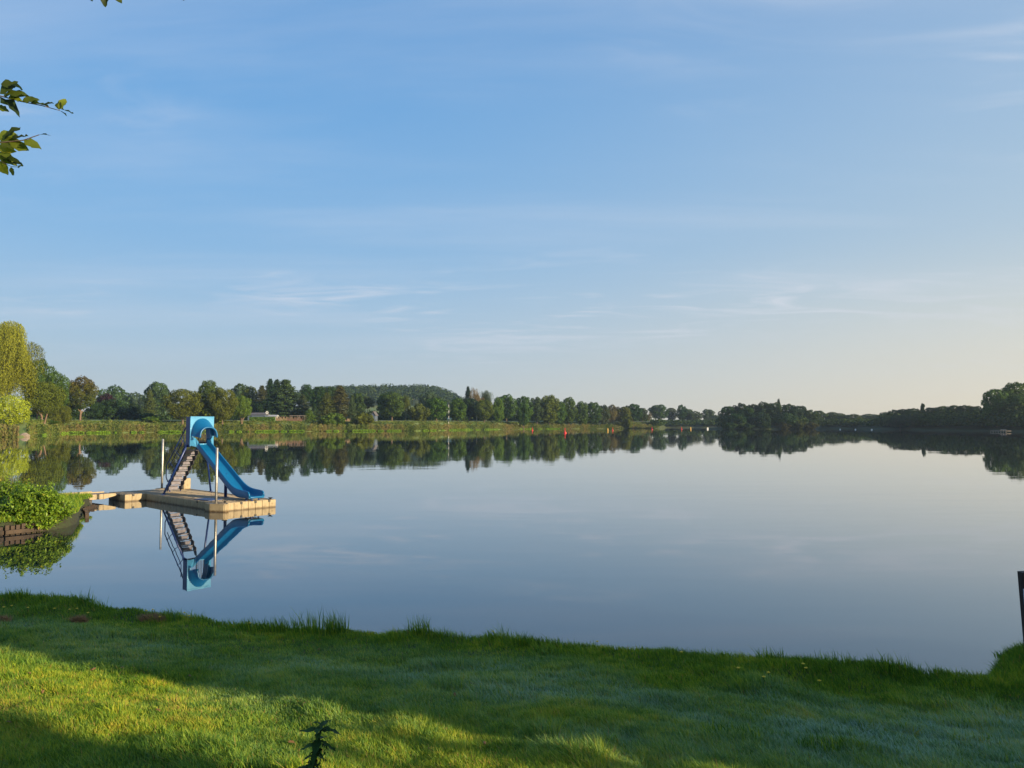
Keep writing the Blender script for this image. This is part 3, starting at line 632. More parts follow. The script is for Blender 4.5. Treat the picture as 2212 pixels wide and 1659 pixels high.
for yy, nm in ((yL - .02, 1), (yR, 2)):
    sd = MB(); poly = []
    for i in range(NS):
        xa, za = step_poly(i); poly += [(xa + .03, za - dz * .35), (xa + .03, za + .03)]
    top = list(poly) + [(x1 + .05, z1 + .02), (x1 + .12, z1 - .05)]
    low = []
    for i in range(NS - 1, -1, -1):
        xa, za = step_poly(i); low += [(xa + dx + .085, za + .04), (xa + dx + .085, za - dz * .55), (xa + dx * .6 + .04, za - dz * .95)]
    P_ = top + low
    vs = [(p[0], yy, p[1]) for p in P_] + [(p[0], yy + .02, p[1]) for p in P_]; k_ = len(P_)
    sd.add(vs, [tuple(range(k_)), tuple(range(k_, 2 * k_))[::-1]] + [(i, (i+1) % k_, k_ + (i+1) % k_, k_ + i) for i in range(k_)])
    sd.build('stair_side', M['stair_dark'], sl_)
for q in (loc(.21, .82, DK), loc(.17, 1.24, DK)):
    lg = MB(); lg.tube([(q.x, q.y, 0), (q.x, q.y, z0 - .03)], .02, 8); lg.build('stair_foot', M['navy'], sl_)
# handrail on the near side
yh = -.37
def HP(s, z): q = loc(s, .6, z); return Vector((q.x, yh, q.z))
hr = MB(); T0 = HP(1.92, 2.74); K0 = HP(.45, 1.25); K1 = HP(.45, .82); K2 = HP(.58, .66)
hr.tube([(-.30, yh, T0.z + .03), (T0.x - .03, yh, T0.z + .03), T0 + Vector((-.12, 0, -.07)), K0, K1, K2], .019, 8)
up_ = (T0 - K0); mid0 = K0 + Vector((.23, 0, .0)) ; off = Vector((.15, 0, -.10))
hr.tube([K0 + up_ * .02 + off, K0 + up_ * .72 + off * .95, K0 + up_ * .72 + off * .95 + Vector((.0, 0, .42))], .014, 8)
for f in (.12, .40, .68):
    a = K0 + up_ * f; b = a + off * 2.9; hr.tube([a, b], .013, 8)
hr.build('handrail', M['navy'], sl_, smooth=True)
# cream box standing at the back corner of the deck
bx_ = MB(); bx_.box(-.14, .14, -.14, .14, 0, .42, bev=.03); bx_.box(-.11, .11, -.147, -.142, .06, .36); 
o = bx_.build('storage_box', M['cream']); o.location = PL + RPL @ Vector((-.62, 1.80, DK)); o.rotation_euler = (0, 0, PA); tag(o, 'cream plastic box standing on the pontoon behind the slide steps', 'box')

# ------------------------------------------------------------------ gangway from the bank to the pontoon
gw = empty('gangway', PL + RPL @ Vector((-.42, -.86, 0)), PA); tag(gw, 'short footbridge with cream side beams between grassy bank and pontoon', 'gangway')
M['grey_wood'] = mat_simple('grey_boards', (.26, .21, .17), (.17, .14, .115), .8, scale=4, bump=.3, vec=(1, 8, 1))
for xx, lab in ((0, 0), (-1.1, 1)):
    bm_ = MB(); ys = [0, -.42, -.87, -1.35, -1.85, -2.35, -2.85, -3.4]
    for a_, b_ in zip(ys[:-1], ys[1:]):
        if a_ == 0: bm_.prism([(0, 0)] * 0 or [(xx - .03, b_ + .003), (xx + .03, b_ + .003), (xx + .03, a_), (xx - .03, a_)], .20, .285); bm_.add([(xx - .03, b_ + .003, .10), (xx + .03, b_ + .003, .10), (xx - .03, b_ + .003, .20), (xx + .03, b_ + .003, .20), (xx - .03, a_, .20), (xx + .03, a_, .20)], [(0, 1, 3, 2), (0, 2, 4), (1, 5, 3), (0, 4, 5, 1)])
        else: bm_.box(xx - .03, xx + .03, b_ + .003, a_ - .003, .10 + lab * .03, .285 + lab * .03, bev=.006)
    bm_.build('side_beam', M['cream'], gw)
dk = MB()
for i in range(28): dk.box(-1.065, -.035, -.06 - i * .12, .05 - i * .12, .215, .245)
dk.build('deck_boards', M['grey_wood'], gw)
su = MB(); su.box(-1.0, -.1, -.9, -.75, -.4, .2); su.build('shade_block', M['black'], gw)  # black block added to darken the shaded gap under the footbridge

# ------------------------------------------------------------------ grassy spit at left with timber edging and shrub
M['turf'] = mat_simple('bank_soil', (.022, .018, .012), (.03, .045, .014), .95, scale=9, bump=.8)
pen = [(-30, 20.5), (-16, 18.8), (-13.4, 19.0), (-12.75, 19.45), (-12.15, 20.2), (-11.95, 20.9), (-12.15, 21.7), (-12.7, 22.8), (-13.2, 23.9), (-13.9, 24.9), (-14.0, 25.6), (-14.1, 26.1), (-14.5, 26.5), (-15.4, 26.6), (-17, 26), (-22, 25.8), (-30, 26)]
o = blob_mound('grassy_spit', pen, .30, M['turf'], inset=.96); tag(o, kind='structure')
M['timber'] = mat_simple('edging_timber', (.07, .046, .028), (.03, .022, .015), .85, scale=5, bump=.5, vec=(1, 1, .4))
def edging(pts, lab, step=.12, top=.24, log=True):
    r_ = empty('timber_edging', (pts[0][0], pts[0][1], 0)); tag(r_, lab, 'bank edging')
    for a, b in zip(pts[:-1], pts[1:]):
        a = Vector((*a, 0)); b = Vector((*b, 0)); L_ = (b - a).length; k_ = max(1, int(L_ / step)); t = (b - a) / L_; ang = math.atan2(t.y, t.x)
        for i in range(k_):
            p = a + (b - a) * ((i + .5) / k_) - r_.location
            mb = MB(); hh = top + random.uniform(-.03, .03); mb.box(-step * .40, step * .40, -.05, .05, -.4, hh, bev=.012); q = mb.build('post', M['timber'], r_); q.location = p; q.rotation_euler = (0, 0, ang + random.uniform(-.08, .08))
        if not log: continue
        mb = MB(); n_ = Vector((t.y, -t.x, 0)); c = (a + b) / 2 - r_.location + n_ * .085; mb.box(-L_ / 2, L_ / 2, -.035, .035, .03, .13, bev=.01); q = mb.build('waling', M['timber'], r_); q.location = c; q.rotation_euler = (0, 0, ang)
edging([(-14.9, 18.82), (-13.4, 18.95), (-12.72, 19.42), (-12.2, 20.1)], 'brown timber piles edging the bank at the left frame edge below the shrub')
edging([(-12.55, 22.9), (-13.15, 23.95), (-13.78, 24.95), (-13.88, 25.6), (-13.98, 26.05)], 'weathered timber piles edging the grassy tip beside the gangway', top=.09, log=False)
# ------------------------------------------------------------------ tree prototypes (radius 1, height HT; leaves as small folded sprays)
def rdirs(rg, n): return norm(rg.normal(size=(n, 3)))
def broad(seed, HT=2.4, base=.28, nl=26, leaves=9000, lsize=.085, flat=.85, jag=.16):
    rg = np.random.default_rng(seed); cz = (base + 1) / 2 * HT; rz = (1 - base) / 2 * HT
    C, R = [], []
    for i in range(nl):
        u = (i + .5) / nl; zz = 1 - 2 * u ** .9; a = i * 2.4 + rg.random() * .8; w_ = math.sqrt(max(0, 1 - abs(zz) ** 2.6)); rr = .50 + .33 * rg.random(); q = .15 + .20 * rg.random() ** 1.3
        C.append(np.array([math.cos(a) * w_ * rr, math.sin(a) * w_ * rr, cz + zz * (rz - q * .8) * (.9 + .1 * rg.random())])); R.append(q)
    for k_ in range(5): C.append(np.array([rg.normal() * .08, rg.normal() * .08, cz + (k_ - 2) / 2 * rz * .55])); R.append(.40)
    C = np.array(C); R = np.array(R); vz = max(1., rz * .62)
    S3 = np.array([1, 1, flat * (1.15 if HT > 2.6 else 1)])
    li = rg.choice(len(R), leaves, p=R ** 2 / np.sum(R ** 2)); d = rdirs(rg, leaves)
    P = C[li] + d * (R[li] * (.78 + jag * 1.8 * rg.random(leaves) ** 1.6))[:, None] * S3
    dist = np.linalg.norm((P[:, None] - C[None]) / S3, axis=2) / R[None]
    dist[np.arange(leaves), li] = 9; keep = dist.min(1) > .74
    P, d = P[keep], d[keep]; n = len(P)
    N_ = norm(d + .5 * rg.normal(size=(n, 3)))
    return leaf_quads(P, N_, lsize * (.6 + .8 * rg.random(n)), .8, .12, rg)
def conifer(seed, HT=3.0, leaves=15000, wh=34, droop=.22, ragged=.13, lsize=.085):
    rg = np.random.default_rng(seed); Ps, As = [], []
    nb = 10; per = leaves // (wh * nb)
    for w_ in range(wh):
        z = .05 * HT + (HT * .95) * (w_ / wh) ** .95
        for b in range(nb):
            rad = (1 - (w_ / wh) ** 1.5) * (1.08 + ragged * rg.normal()) + .04
            a = 6.283 * (b / nb + rg.random() * .3 + w_ * .37); L_ = max(.04, rad * (.7 + .45 * rg.random())); dr = np.array([math.cos(a), math.sin(a), -droop - .15 * rg.random() + .35 * (w_ / wh)])
            t = rg.random(per) ** .5; P = np.array([0, 0, z + .05 * rg.normal()]) + dr * (t * L_)[:, None]; P[:, 2] += .12 * L_ * t ** 3 - .05 * rg.random(per)
            P[:, :2] += rg.normal(size=(per, 2)) * .05 * (.4 + t[:, None]); Ps.append(P); As.append(np.tile(dr, (per, 1)) + rg.normal(size=(per, 3)) * .5)
    P = np.concatenate(Ps); A = norm(np.concatenate(As)); n = len(P); N_ = norm(np.stack((P[:, 0], P[:, 1], np.full(n, .25)), 1) + .5 * rg.normal(size=(n, 3)))
    return leaf_quads(P, N_, lsize * (.6 + .8 * rg.random(n)), .55, .1, rg, along=A)
def weeping(seed, HT=2.6, strands=520, lsize=.045, jag=1.0):
    rg = np.random.default_rng(seed); Ps = []
    knots = [(np.array([rg.normal() * .38, rg.normal() * .38, HT * (.45 + .5 * rg.random())]), .22 + .2 * rg.random()) for _ in range(22)]
    knots += [(np.array([0, 0, HT * .88]), .3), (np.array([.1, .1, HT * .7]), .5)]
    for s_ in range(strands):
        c, r_ = knots[rg.integers(len(knots))]; a = rg.random() * 6.283; rr = r_ * math.sqrt(rg.random()); p = c + np.array([rr * math.cos(a), rr * math.sin(a), r_ * .5 * (1 - (rr / r_) ** 2)])
        L_ = HT * (.10 + .22 * rg.random()); k_ = int(L_ / .045); t = np.arange(k_) / max(1, k_ - 1)
        q = p + np.stack((np.cos(a) * .10 * np.sqrt(t), np.sin(a) * .10 * np.sqrt(t), -t * L_), 1) + rg.normal(size=(k_, 3)) * .014
        Ps.append(np.repeat(q, 2, 0) + rg.normal(size=(2 * k_, 3)) * .012)
    P = np.concatenate(Ps); P = P[P[:, 2] > .1]; n = len(P); A = norm(np.array([0, 0, -1.0]) + .25 * rg.normal(size=(n, 3))); N_ = norm(np.stack((P[:, 0], P[:, 1], np.full(n, .2)), 1) + .6 * rg.normal(size=(n, 3)))
    return leaf_quads(P, N_, lsize * (.9 + 1.1 * rg.random(n)), .34, .1, rg, along=A)
def crown_mesh(name, data, mat): V, pl, lo, t = data; return np_mesh(name, V, pl, lo, mat, {'tint': t})
def trunk_mesh(HT, top, r=.055, limbs=5, seed=0, multi=1, mat=None, lean=.0):
    rg = random.Random(seed); mb = MB()
    for k_ in range(multi):
        a = 6.283 * k_ / multi + .5; o = .05 if multi > 1 else 0; sp = .22 if multi > 1 else .03
        b = Vector((o * math.cos(a), o * math.sin(a), -.12)); pts = [b, b + Vector((0, 0, .16)), b + Vector((sp * .5 * math.cos(a), sp * .5 * math.sin(a), HT * top * .5)), b + Vector((sp * math.cos(a), sp * math.sin(a), HT * top))]
        rr = r * (.7 if multi > 1 else 1); mb.tube(pts, [rr * 1.35, rr, rr * .8, rr * .3], 8)
        for i in range(limbs):
            q = pts[1].lerp(pts[3], .25 + .6 * i / limbs); aa = rg.random() * 6.283; e = q + Vector((.45 * math.cos(aa), .45 * math.sin(aa), HT * .16)); mb.tube([q, q.lerp(e, .5) + Vector((0, 0, .03)), e], [rr * .5, rr * .35, rr * .12], 6)
    o = mb.build('trunk', mat or M['bark'], smooth=True); me = o.data; bpy.data.objects.remove(o); return me
M['warm_bark'] = mat_simple('warm_bark', (.20, .135, .085), (.12, .08, .05), .85, scale=3, bump=.4)
def mat_maple():
    m = mat_leaf('maple_leaves', (.32, .34, .34), (1.05, 1.05, .95), .14, .7, objcol=True, spec=.12); t = m.node_tree; N, L = t.nodes, t.links
    oi = [n for n in N if n.bl_idname == 'ShaderNodeObjectInfo'][0]; mxn = oi.outputs['Color'].links[0].to_node
    tc = N.new('ShaderNodeTexCoord'); sp = N.new('ShaderNodeSeparateXYZ'); L.new(tc.outputs['Object'], sp.inputs[0]); no = N.new('ShaderNodeTexNoise'); no.inputs['Scale'].default_value = 2.5; L.new(tc.outputs['Object'], no.inputs['Vector'])
    ad = N.new('ShaderNodeMath'); ad.operation = 'MULTIPLY_ADD'; L.new(no.outputs['Fac'], ad.inputs[0]); ad.inputs[1].default_value = 1.6; L.new(sp.outputs[2], ad.inputs[2])
    r = N.new('ShaderNodeValToRGB'); e = r.color_ramp.elements; e[0].position = .35; e[0].color = (.085, .15, .022, 1); e[1].position = .93; e[1].color = (.125, .098, .016, 1); q = e.new(.68); q.color = (.105, .125, .016, 1)
    mr = N.new('ShaderNodeMath'); mr.operation = 'MULTIPLY'; mr.inputs[1].default_value = .36; L.new(ad.outputs[0], mr.inputs[0]); L.new(mr.outputs[0], r.inputs[0]); L.new(r.outputs[0], mxn.inputs[7]); return m
M['maple'] = mat_maple()
KIND = {}
KIND['round'] = [(crown_mesh('crown', broad(100 + i, 2.2, .13 - .02 * i, 34 + 3 * i, 11000), M['crown']), trunk_mesh(2.2, .62, seed=i), 2.2) for i in range(4)]
KIND['tall'] = [(crown_mesh('crown', broad(200 + i, 3.0, .10, 44, 13000, .085), M['crown']), trunk_mesh(3.0, .7, .05, seed=i + 9), 3.0) for i in range(3)]
KIND['wide'] = [(crown_mesh('crown', broad(300 + i, 1.5, .04, 32, 11000, .075), M['crown']), trunk_mesh(1.5, .6, .05, seed=i + 20), 1.5) for i in range(3)]
KIND['bushy'] = [(crown_mesh('crown', broad(400 + i, 1.35, -.08, 26, 8000, .10), M['crown']), trunk_mesh(1.35, .5, .04, seed=i + 30), 1.35) for i in range(3)]
KIND['multi'] = [(crown_mesh('crown', broad(500, 2.0, .20, 46, 24000, .05), M['crown']), trunk_mesh(2.0, .6, .06, seed=41, multi=3, mat=M['warm_bark']), 2.0)]
KIND['fine'] = [(crown_mesh('crown', broad(150 + i, 2.2, .16, 46, 24000, .05), M['crown']), trunk_mesh(2.2, .62, seed=i), 2.2) for i in range(2)]
KIND['finewide'] = [(crown_mesh('crown', broad(170 + i, 1.5, .0, 40, 22000, .045), M['crown']), trunk_mesh(1.5, .6, .05, seed=i + 20), 1.5) for i in range(2)]
KIND['maple'] = [(crown_mesh('crown', broad(180, 2.0, .27, 40, 22000, .05), M['maple']), trunk_mesh(2.0, .6, .058, seed=3, mat=M['warm_bark']), 2.0)]
KIND['spruce'] = [(crown_mesh('crown', conifer(600 + i, 2.3 + .3 * i), M['needle']), trunk_mesh(2.3 + .3 * i, .92, .04, 0, i), 2.3 + .3 * i) for i in range(3)]
KIND['pine'] = [(crown_mesh('crown', broad(700 + i, 2.8, .42, 15, 5200, .075, .45, .3), M['needle']), trunk_mesh(2.8, .85, .04, 7, i + 50), 2.8) for i in range(2)]
KIND['birch'] = [(crown_mesh('crown', weeping(800 + i, 2.8, 560), M['crown']), trunk_mesh(2.8, .8, .035, 5, i + 60, mat=M['pale_bark']), 2.8) for i in range(2)]
KIND['weeping'] = [(crown_mesh('crown', weeping(820, 2.5, 5600, .026), M['crown']), trunk_mesh(2.5, .85, .03, 7, 63, mat=M['pale_bark']), 2.5)]
KIND['column'] = [(crown_mesh('crown', broad(900, 5.5, .03, 40, 8000, .20, 1.5), M['crown']), trunk_mesh(5.5, .5, .08, 0, 70), 5.5)]
GREEN, DARK, OLIVE, BROWN, LIGHT, YELLOW, GREY, MAPLE, PURPLE, DEEP = (.075, .140, .020), (.036, .078, .018), (.125, .155, .020), (.112, .118, .024), (.12, .19, .025), (.38, .45, .03), (.075, .115, .045), (.15, .105, .018), (.05, .02, .03), (.028, .058, .020)
GN = 'trees along the far shore'
kcount = {}
def tree(px, ytop, wpx, d, kind, col, lab, cat='tree', name=None, group=GN, zb=None, rot=None):
    top = at_depth(px, ytop, d); ybk = None
    off = d - float(shore(px)); zb = float(far_z(top.x, d, np.array(max(0., off)))) - .1 if zb is None else zb
    i = kcount.get(kind, 0); kcount[kind] = i + 1; cm, tm, HT = KIND[kind][i % len(KIND[kind])]
    r = wpx / 2 / F * d; h = top.z - zb
    nm = name or {'spruce': 'spruce_tree', 'pine': 'pine_tree', 'birch': 'birch_tree', 'weeping': 'weeping_birch', 'bushy': 'shrub', 'column': 'poplar_tree'}.get(kind, 'broadleaf_tree')
    e = empty(nm, (top.x, d, zb), (i * 2.39 if rot is None else rot), (r, r, h / HT)); tag(e, lab, cat, group)
    c = link('crown', cm, e); c.color = (*[v * random.uniform(.9, 1.1) for v in col], 1); link('trunk', tm, e); return e
T = tree
# left group
T(12, 697, 150, 186, 'weeping', (.27, .30, .03), 'very tall weeping birch with hanging yellow-green strands at the far left', rot=.4)
T(84, 771, 66, 218, 'fine', GREEN, 'tall dark green tree directly right of the weeping birch')
T(122, 800, 56, 226, 'fine', GREEN, 'dark green tree between the tall one and the russet maple')
T(96, 822, 86, 194, 'multi', OLIVE, 'olive brown tree with three pale slanting trunks at the water')
T(20, 853, 96, 170, 'finewide', YELLOW, 'bright yellow-green willow bush overhanging the water at the far left', 'bush', 'willow_bush')
T(128, 872, 50, 214, 'finewide', OLIVE, 'brownish low shrub behind the reeds left of the maple trunk', 'bush')
T(105, 908, 46, 200, 'finewide', GREEN, 'low green shrub at the foot of the three-stemmed tree', 'bush')
T(176, 812, 74, 246, 'maple', MAPLE, 'maple with russet top and a straight pale trunk standing alone by the meadow')
T(150, 862, 58, 256, 'round', DARK, 'dark tree low behind the left side of the maple')
T(207, 868, 44, 285, 'wide', DARK, 'dark garden tree low behind the right side of the maple')
T(245, 833, 78, 335, 'wide', GREY, 'broad grey-green tree behind the purple beech')
T(232, 850, 44, 312, 'wide', PURPLE, 'dark purple-leaved beech low behind the meadow')
T(243, 862, 72, 290, 'wide', DARK, 'dark flat-topped garden tree at the back of the meadow')
T(288, 872, 44, 288, 'bushy', DEEP, 'dark feathery shrub right of the flat-topped garden tree', 'bush')
T(292, 848, 70, 520, 'wide', GREY, 'distant bluish wood edge seen through the gap left of the tall grey tree')
T(342, 823, 62, 335, 'round', GREY, 'grey-green round tree behind the first shore tree')
T(324, 842, 30, 320, 'spruce', BROWN, 'brownish small conifer left of the grey round tree')
T(318, 892, 40, 275, 'bushy', DARK, 'clipped dark dome bush at the right end of the meadow', 'bush')
T(333, 899, 44, 258, 'bushy', LIGHT, 'light green ragged bush in front of the clipped dome bush', 'bush')
T(396, 838, 92, 258, 'fine', OLIVE, 'olive round shore tree with bare reddish trunk left of the slide top')
T(452, 819, 62, 266, 'fine', (.10, .13, .025), 'tallest olive-green tree right behind the slide top')
T(482, 836, 62, 262, 'fine', OLIVE, 'olive tree leaning out right of the tallest one behind the slide')
T(455, 866, 100, 268, 'bushy', OLIVE, 'wide low olive shrub under the trees behind the slide hood', 'bush')
T(523, 853, 46, 271, 'multi', LIGHT, 'small light green tree with forked pale trunks on the near shore')
T(518, 826, 50, 390, 'round', GREY, 'grey-green tree far behind the small fork-trunked tree')
T(540, 832, 44, 345, 'round', OLIVE, 'brownish green tree between grey one and the conifers')
T(566, 833, 42, 335, 'spruce', (.09, .085, .03), 'brown-green spruce left of the dark pine tops')
T(584, 819, 44, 338, 'spruce', DEEP, 'dark ragged conifer top left of the big spruce')
T(598, 821, 46, 342, 'spruce', DEEP, 'second dark ragged conifer top just left of the big spruce')
T(617, 820, 84, 318, 'spruce', (.075, .12, .035), 'big green spruce standing above the shed and the fence')
T(574, 862, 60, 318, 'wide', DEEP, 'dark tree mass behind the grey bungalow')
T(661, 826, 36, 330, 'pine', DARK, 'dark layered pine with a flat top right of the big spruce')
T(655, 852, 40, 315, 'spruce', (.085, .10, .035), 'pale brownish small spruce below the layered pine')
T(690, 831, 40, 345, 'tall', DARK, 'dark green tree right of the layered pine')
T(716, 832, 38, 348, 'tall', (.055, .09, .025), 'dark round-headed tree behind the brown spruces')
T(668, 884, 26, 302, 'spruce', LIGHT, 'small light green conifer at the right end of the brown fence')
T(706, 848, 44, 306, 'spruce', BROWN, 'left brown-tinged spruce of the pair')
T(735, 833, 60, 312, 'spruce', (.11, .105, .028), 'taller brown spruce of the pair with a pointed top')
T(761, 853, 22, 303, 'spruce', (.08, .12, .05), 'slender grey-green spruce right of the brown pair')
T(772, 846, 34, 345, 'round', (.06, .10, .025), 'dark green tree above the slender spruce')
T(795, 853, 34, 350, 'pine', (.09, .12, .04), 'flat layered pine between the spruces and the big shore tree')
T(835, 847, 46, 345, 'round', DARK, 'dark tree close behind the left side of the big shore tree')
T(847, 846, 66, 322, 'tall', (.08, .12, .028), 'big green shore tree with white trunk at the middle left')
T(877, 850, 24, 330, 'birch', OLIVE, 'thin weeping tree hanging at the right side of the big shore tree')
T(720, 892, 60, 286, 'bushy', LIGHT, 'light shrubs below the brown spruces', 'bush')
T(785, 892, 50, 290, 'bushy', OLIVE, 'yellowish shrub with autumn tint right of the brown spruces', 'bush')
T(905, 872, 50, 328, 'bushy', BROWN, 'brownish spreading shrub between two round shore trees', 'bush')
T(928, 846, 60, 420, 'wide', GREY, 'grey-green tree mass behind the brownish spreading shrub')
T(943, 858, 56, 334, 'round', GREEN, 'round green tree left of the striped mast')
T(989, 858, 42, 345, 'round', GREEN, 'round green tree right of the striped mast')
T(1011, 835, 26, 390, 'spruce', DEEP, 'pointed dark conifer standing above the middle tree row')
T(1030, 835, 34, 385, 'birch', (.24, .19, .07), 'tan birch crown rising behind the middle tree row')
T(1050, 839, 36, 395, 'birch', GREY, 'grey open-crowned tree right of the tan birch')
T(1015, 858, 46, 372, 'round', DEEP, 'dark tree filling the gap below the pointed conifer')
T(1046, 861, 46, 362, 'tall', OLIVE, 'olive rounded tree in front of the tan birch')
T(1076, 856, 28, 366, 'tall', LIGHT, 'narrow yellow-green tree right of the olive rounded one')
ROW = [(1094, 851, 52, 385, 'tall', GREEN, 'round-headed tree at the left end of the avenue'), (1131, 869, 34, 375, 'round', (.06, .12, .02), 'short bright green tree standing in front of the avenue'), (1132, 853, 46, 392, 'tall', GREEN, 'avenue tree behind the short bright one'),
       (1160, 856, 40, 396, 'tall', (.07, .11, .03), 'avenue tree left of the highest crown'), (1187, 852, 52, 398, 'tall', OLIVE, 'highest broad crown of the avenue'), (1207, 864, 36, 402, 'tall', GREEN, 'smaller avenue tree just right of the highest crown'),
       (1228, 856, 42, 408, 'tall', GREEN, 'avenue tree with a flat dark top'), (1256, 866, 36, 412, 'tall', GREEN, 'avenue tree left of the lighter gap'), (1280, 866, 44, 418, 'tall', (.065, .11, .025), 'wide avenue tree at the right end of the row'),
       (1303, 873, 34, 424, 'tall', GREY, 'greyish tree right of the avenue'), (1324, 874, 38, 440, 'wide', (.12, .12, .04), 'tan tree mass behind the two birches'), (1311, 883, 20, 428, 'birch', (.22, .19, .06), 'left of the two pale birches with white trunk'),
       (1326, 882, 24, 430, 'birch', (.27, .22, .07), 'right of the two pale birches with drooping golden crown'), (1347, 877, 36, 436, 'round', OLIVE, 'olive tree right of the two birches'), (1356, 894, 30, 428, 'bushy', OLIVE, 'olive shrub in front of the dark end tree'),
       (1367, 871, 50, 446, 'round', DARK, 'dark round tree near the tip of the shore'), (1387, 880, 26, 450, 'round', (.06, .09, .03), 'small tree at the right flank of the dark round one'), (1402, 889, 15, 452, 'birch', (.22, .18, .10), 'small bare-looking pale tree at the shore tip')]
for a in ROW: T(*a)
FAR = [(1424, 873, 48, 540, 'round', (.07, .115, .03), 'broad tree beyond the shore tip'), (1450, 880, 30, 560, 'round', GREY, 'greyish tree right of the broad one beyond the shore tip'), (1472, 873, 26, 545, 'round', DARK, 'dark-topped tree in the middle of the far bay'),
       (1484, 882, 34, 550, 'round', GREY, 'tree right of the dark-topped one in the far bay'), (1500, 888, 34, 545, 'wide', GREY, 'low spreading tree at the right of the far bay'), (1528, 883, 32, 590, 'round', GREY, 'single rounded tree left of the wooded island'), (1546, 896, 22, 570, 'wide', GREY, 'lowest tree touching the left end of the wooded island'),
       (1536, 903, 40, 540, 'wide', GREY, 'flat low tree under the single rounded one')]
for a in FAR: T(*a, 'tree', None, 'trees round the far bay')
ISL = [(1572, 876, 44, 402, 'round', 'leftmost tree of the wooded island'), (1600, 869, 46, 404, 'round', 'tree with the domed top in the left third of the island'), (1626, 871, 42, 408, 'round', 'island tree in the dip left of the centre'), (1650, 867, 46, 404, 'tall', 'centre tree of the island'),
       (1682, 861, 9, 412, 'column', 'thin spire poking above the island trees'), (1674, 868, 42, 402, 'round', 'island tree below the thin spire'), (1702, 870, 44, 404, 'tall', 'island tree right of the spire'), (1728, 875, 44, 402, 'round', 'island tree at the shoulder of the group'), (1750, 884, 38, 400, 'round', 'rightmost tree of the island'),
       (1590, 893, 60, 392, 'wide', 'low dark tree along the left front of the island'), (1640, 890, 60, 391, 'wide', 'low tree at the front centre of the island'), (1700, 892, 60, 391, 'wide', 'low tree at the front right of the island'), (1614, 878, 40, 396, 'round', 'second-row island tree left of centre'), (1716, 882, 40, 396, 'round', 'second-row island tree right of centre')]
for i, a in enumerate(ISL): T(a[0], a[1], a[2], a[3], a[4], (DARK, DEEP, (.05, .09, .022))[i % 3], a[5], 'tree', None, 'trees of the wooded island', zb=.7)
for px, yt, w_, lab in ((1575, 913, 36, 'shrub at the left waterline of the island'), (1612, 914, 36, 'dark shrub at the waterline left of island centre'), (1650, 913, 34, 'shrub at the waterline under the island centre'), (1690, 911, 40, 'olive shrub at the waterline right of island centre'), (1722, 906, 42, 'tall yellowish shrub at the right front of the island'), (1750, 912, 38, 'low yellow-green shrub at the right tip of the island')):
    T(px, yt, w_, 388, 'bushy', DARK if px < 1680 else (.085, .09, .02), lab, 'bush', None, 'shrubs round the island', zb=.1)
BACK = [(1768, 886, 34, 430, 'round', 'tree just right of the island'), (1800, 890, 46, 435, 'wide', 'broad low tree right of the island gap'), (1820, 894, 34, 445, 'wide', 'faint tree between two rounded ones in the right bay'), (1843, 894, 40, 428, 'wide', 'rounded sunlit tree left of the far roofs'), (1880, 894, 50, 500, 'wide', 'pale hazy trees behind the far roofs'), (1912, 890, 40, 480, 'wide', 'hazy trees left of the dark wood')]
for a in BACK: T(a[0], a[1], a[2], a[3], a[4], GREY, a[5], 'tree', None, 'trees of the right bay')
RW = [(1932, 884, 34, 362), (1950, 882, 34, 352), (1972, 881, 40, 350), (2012, 879, 44, 336), (2035, 876, 44, 332), (2060, 874, 44, 322), (2084, 874, 40, 315), (2108, 876, 40, 308), (2132, 878, 40, 300), (1944, 896, 50, 345), (1985, 893, 56, 336), (2030, 892, 60, 326), (2080, 892, 60, 312), (2125, 893, 56, 300), (2165, 893, 56, 288), (2200, 893, 56, 275)]
LBR = ['first tree at the left tip of the dark right-hand wood', 'second tree from the left tip of the right-hand wood', 'low-domed tree left of the poplar', 'domed tree just right of the poplar', 'wide crown two right of the poplar', 'flat crown midway along the right-hand wood', 'pale-topped crown left of the big tree', 'crown touching the left of the big tree', 'crown half hidden by the big right-hand tree', 'low front tree at the left tip of the right-hand wood', 'low front tree below the poplar', 'low front tree right of the poplar', 'low front tree midway along the right wood', 'low front tree left below the big tree', 'low front tree under the big tree', 'low front tree at the right frame edge']
for (px, yt, w_, d), lab in zip(RW, LBR): T(px, yt, w_, d, 'wide' if w_ > 45 else 'round', (DEEP, DARK, (.045, .07, .03))[px % 3], lab, 'tree', None, 'trees of the right-hand wood')
T(1993, 871, 12, 348, 'column', DARK, 'single pointed poplar rising above the dark wood', 'tree', None, 'trees of the right-hand wood')
T(2150, 837, 62, 282, 'round', GREEN, 'big domed tree above the right-hand wood', 'tree', None, 'trees of the right-hand wood')
T(2196, 823, 66, 290, 'round', GREEN, 'highest tree at the right frame edge', 'tree', None, 'trees of the right-hand wood')
T(2196, 850, 70, 274, 'round', (.07, .115, .03), 'lighter green tree in front of the highest one at the right edge', 'tree', None, 'trees of the right-hand wood')
T(2236, 858, 60, 264, 'round', DARK, 'tree cut by the right frame edge', 'tree', None, 'trees of the right-hand wood')

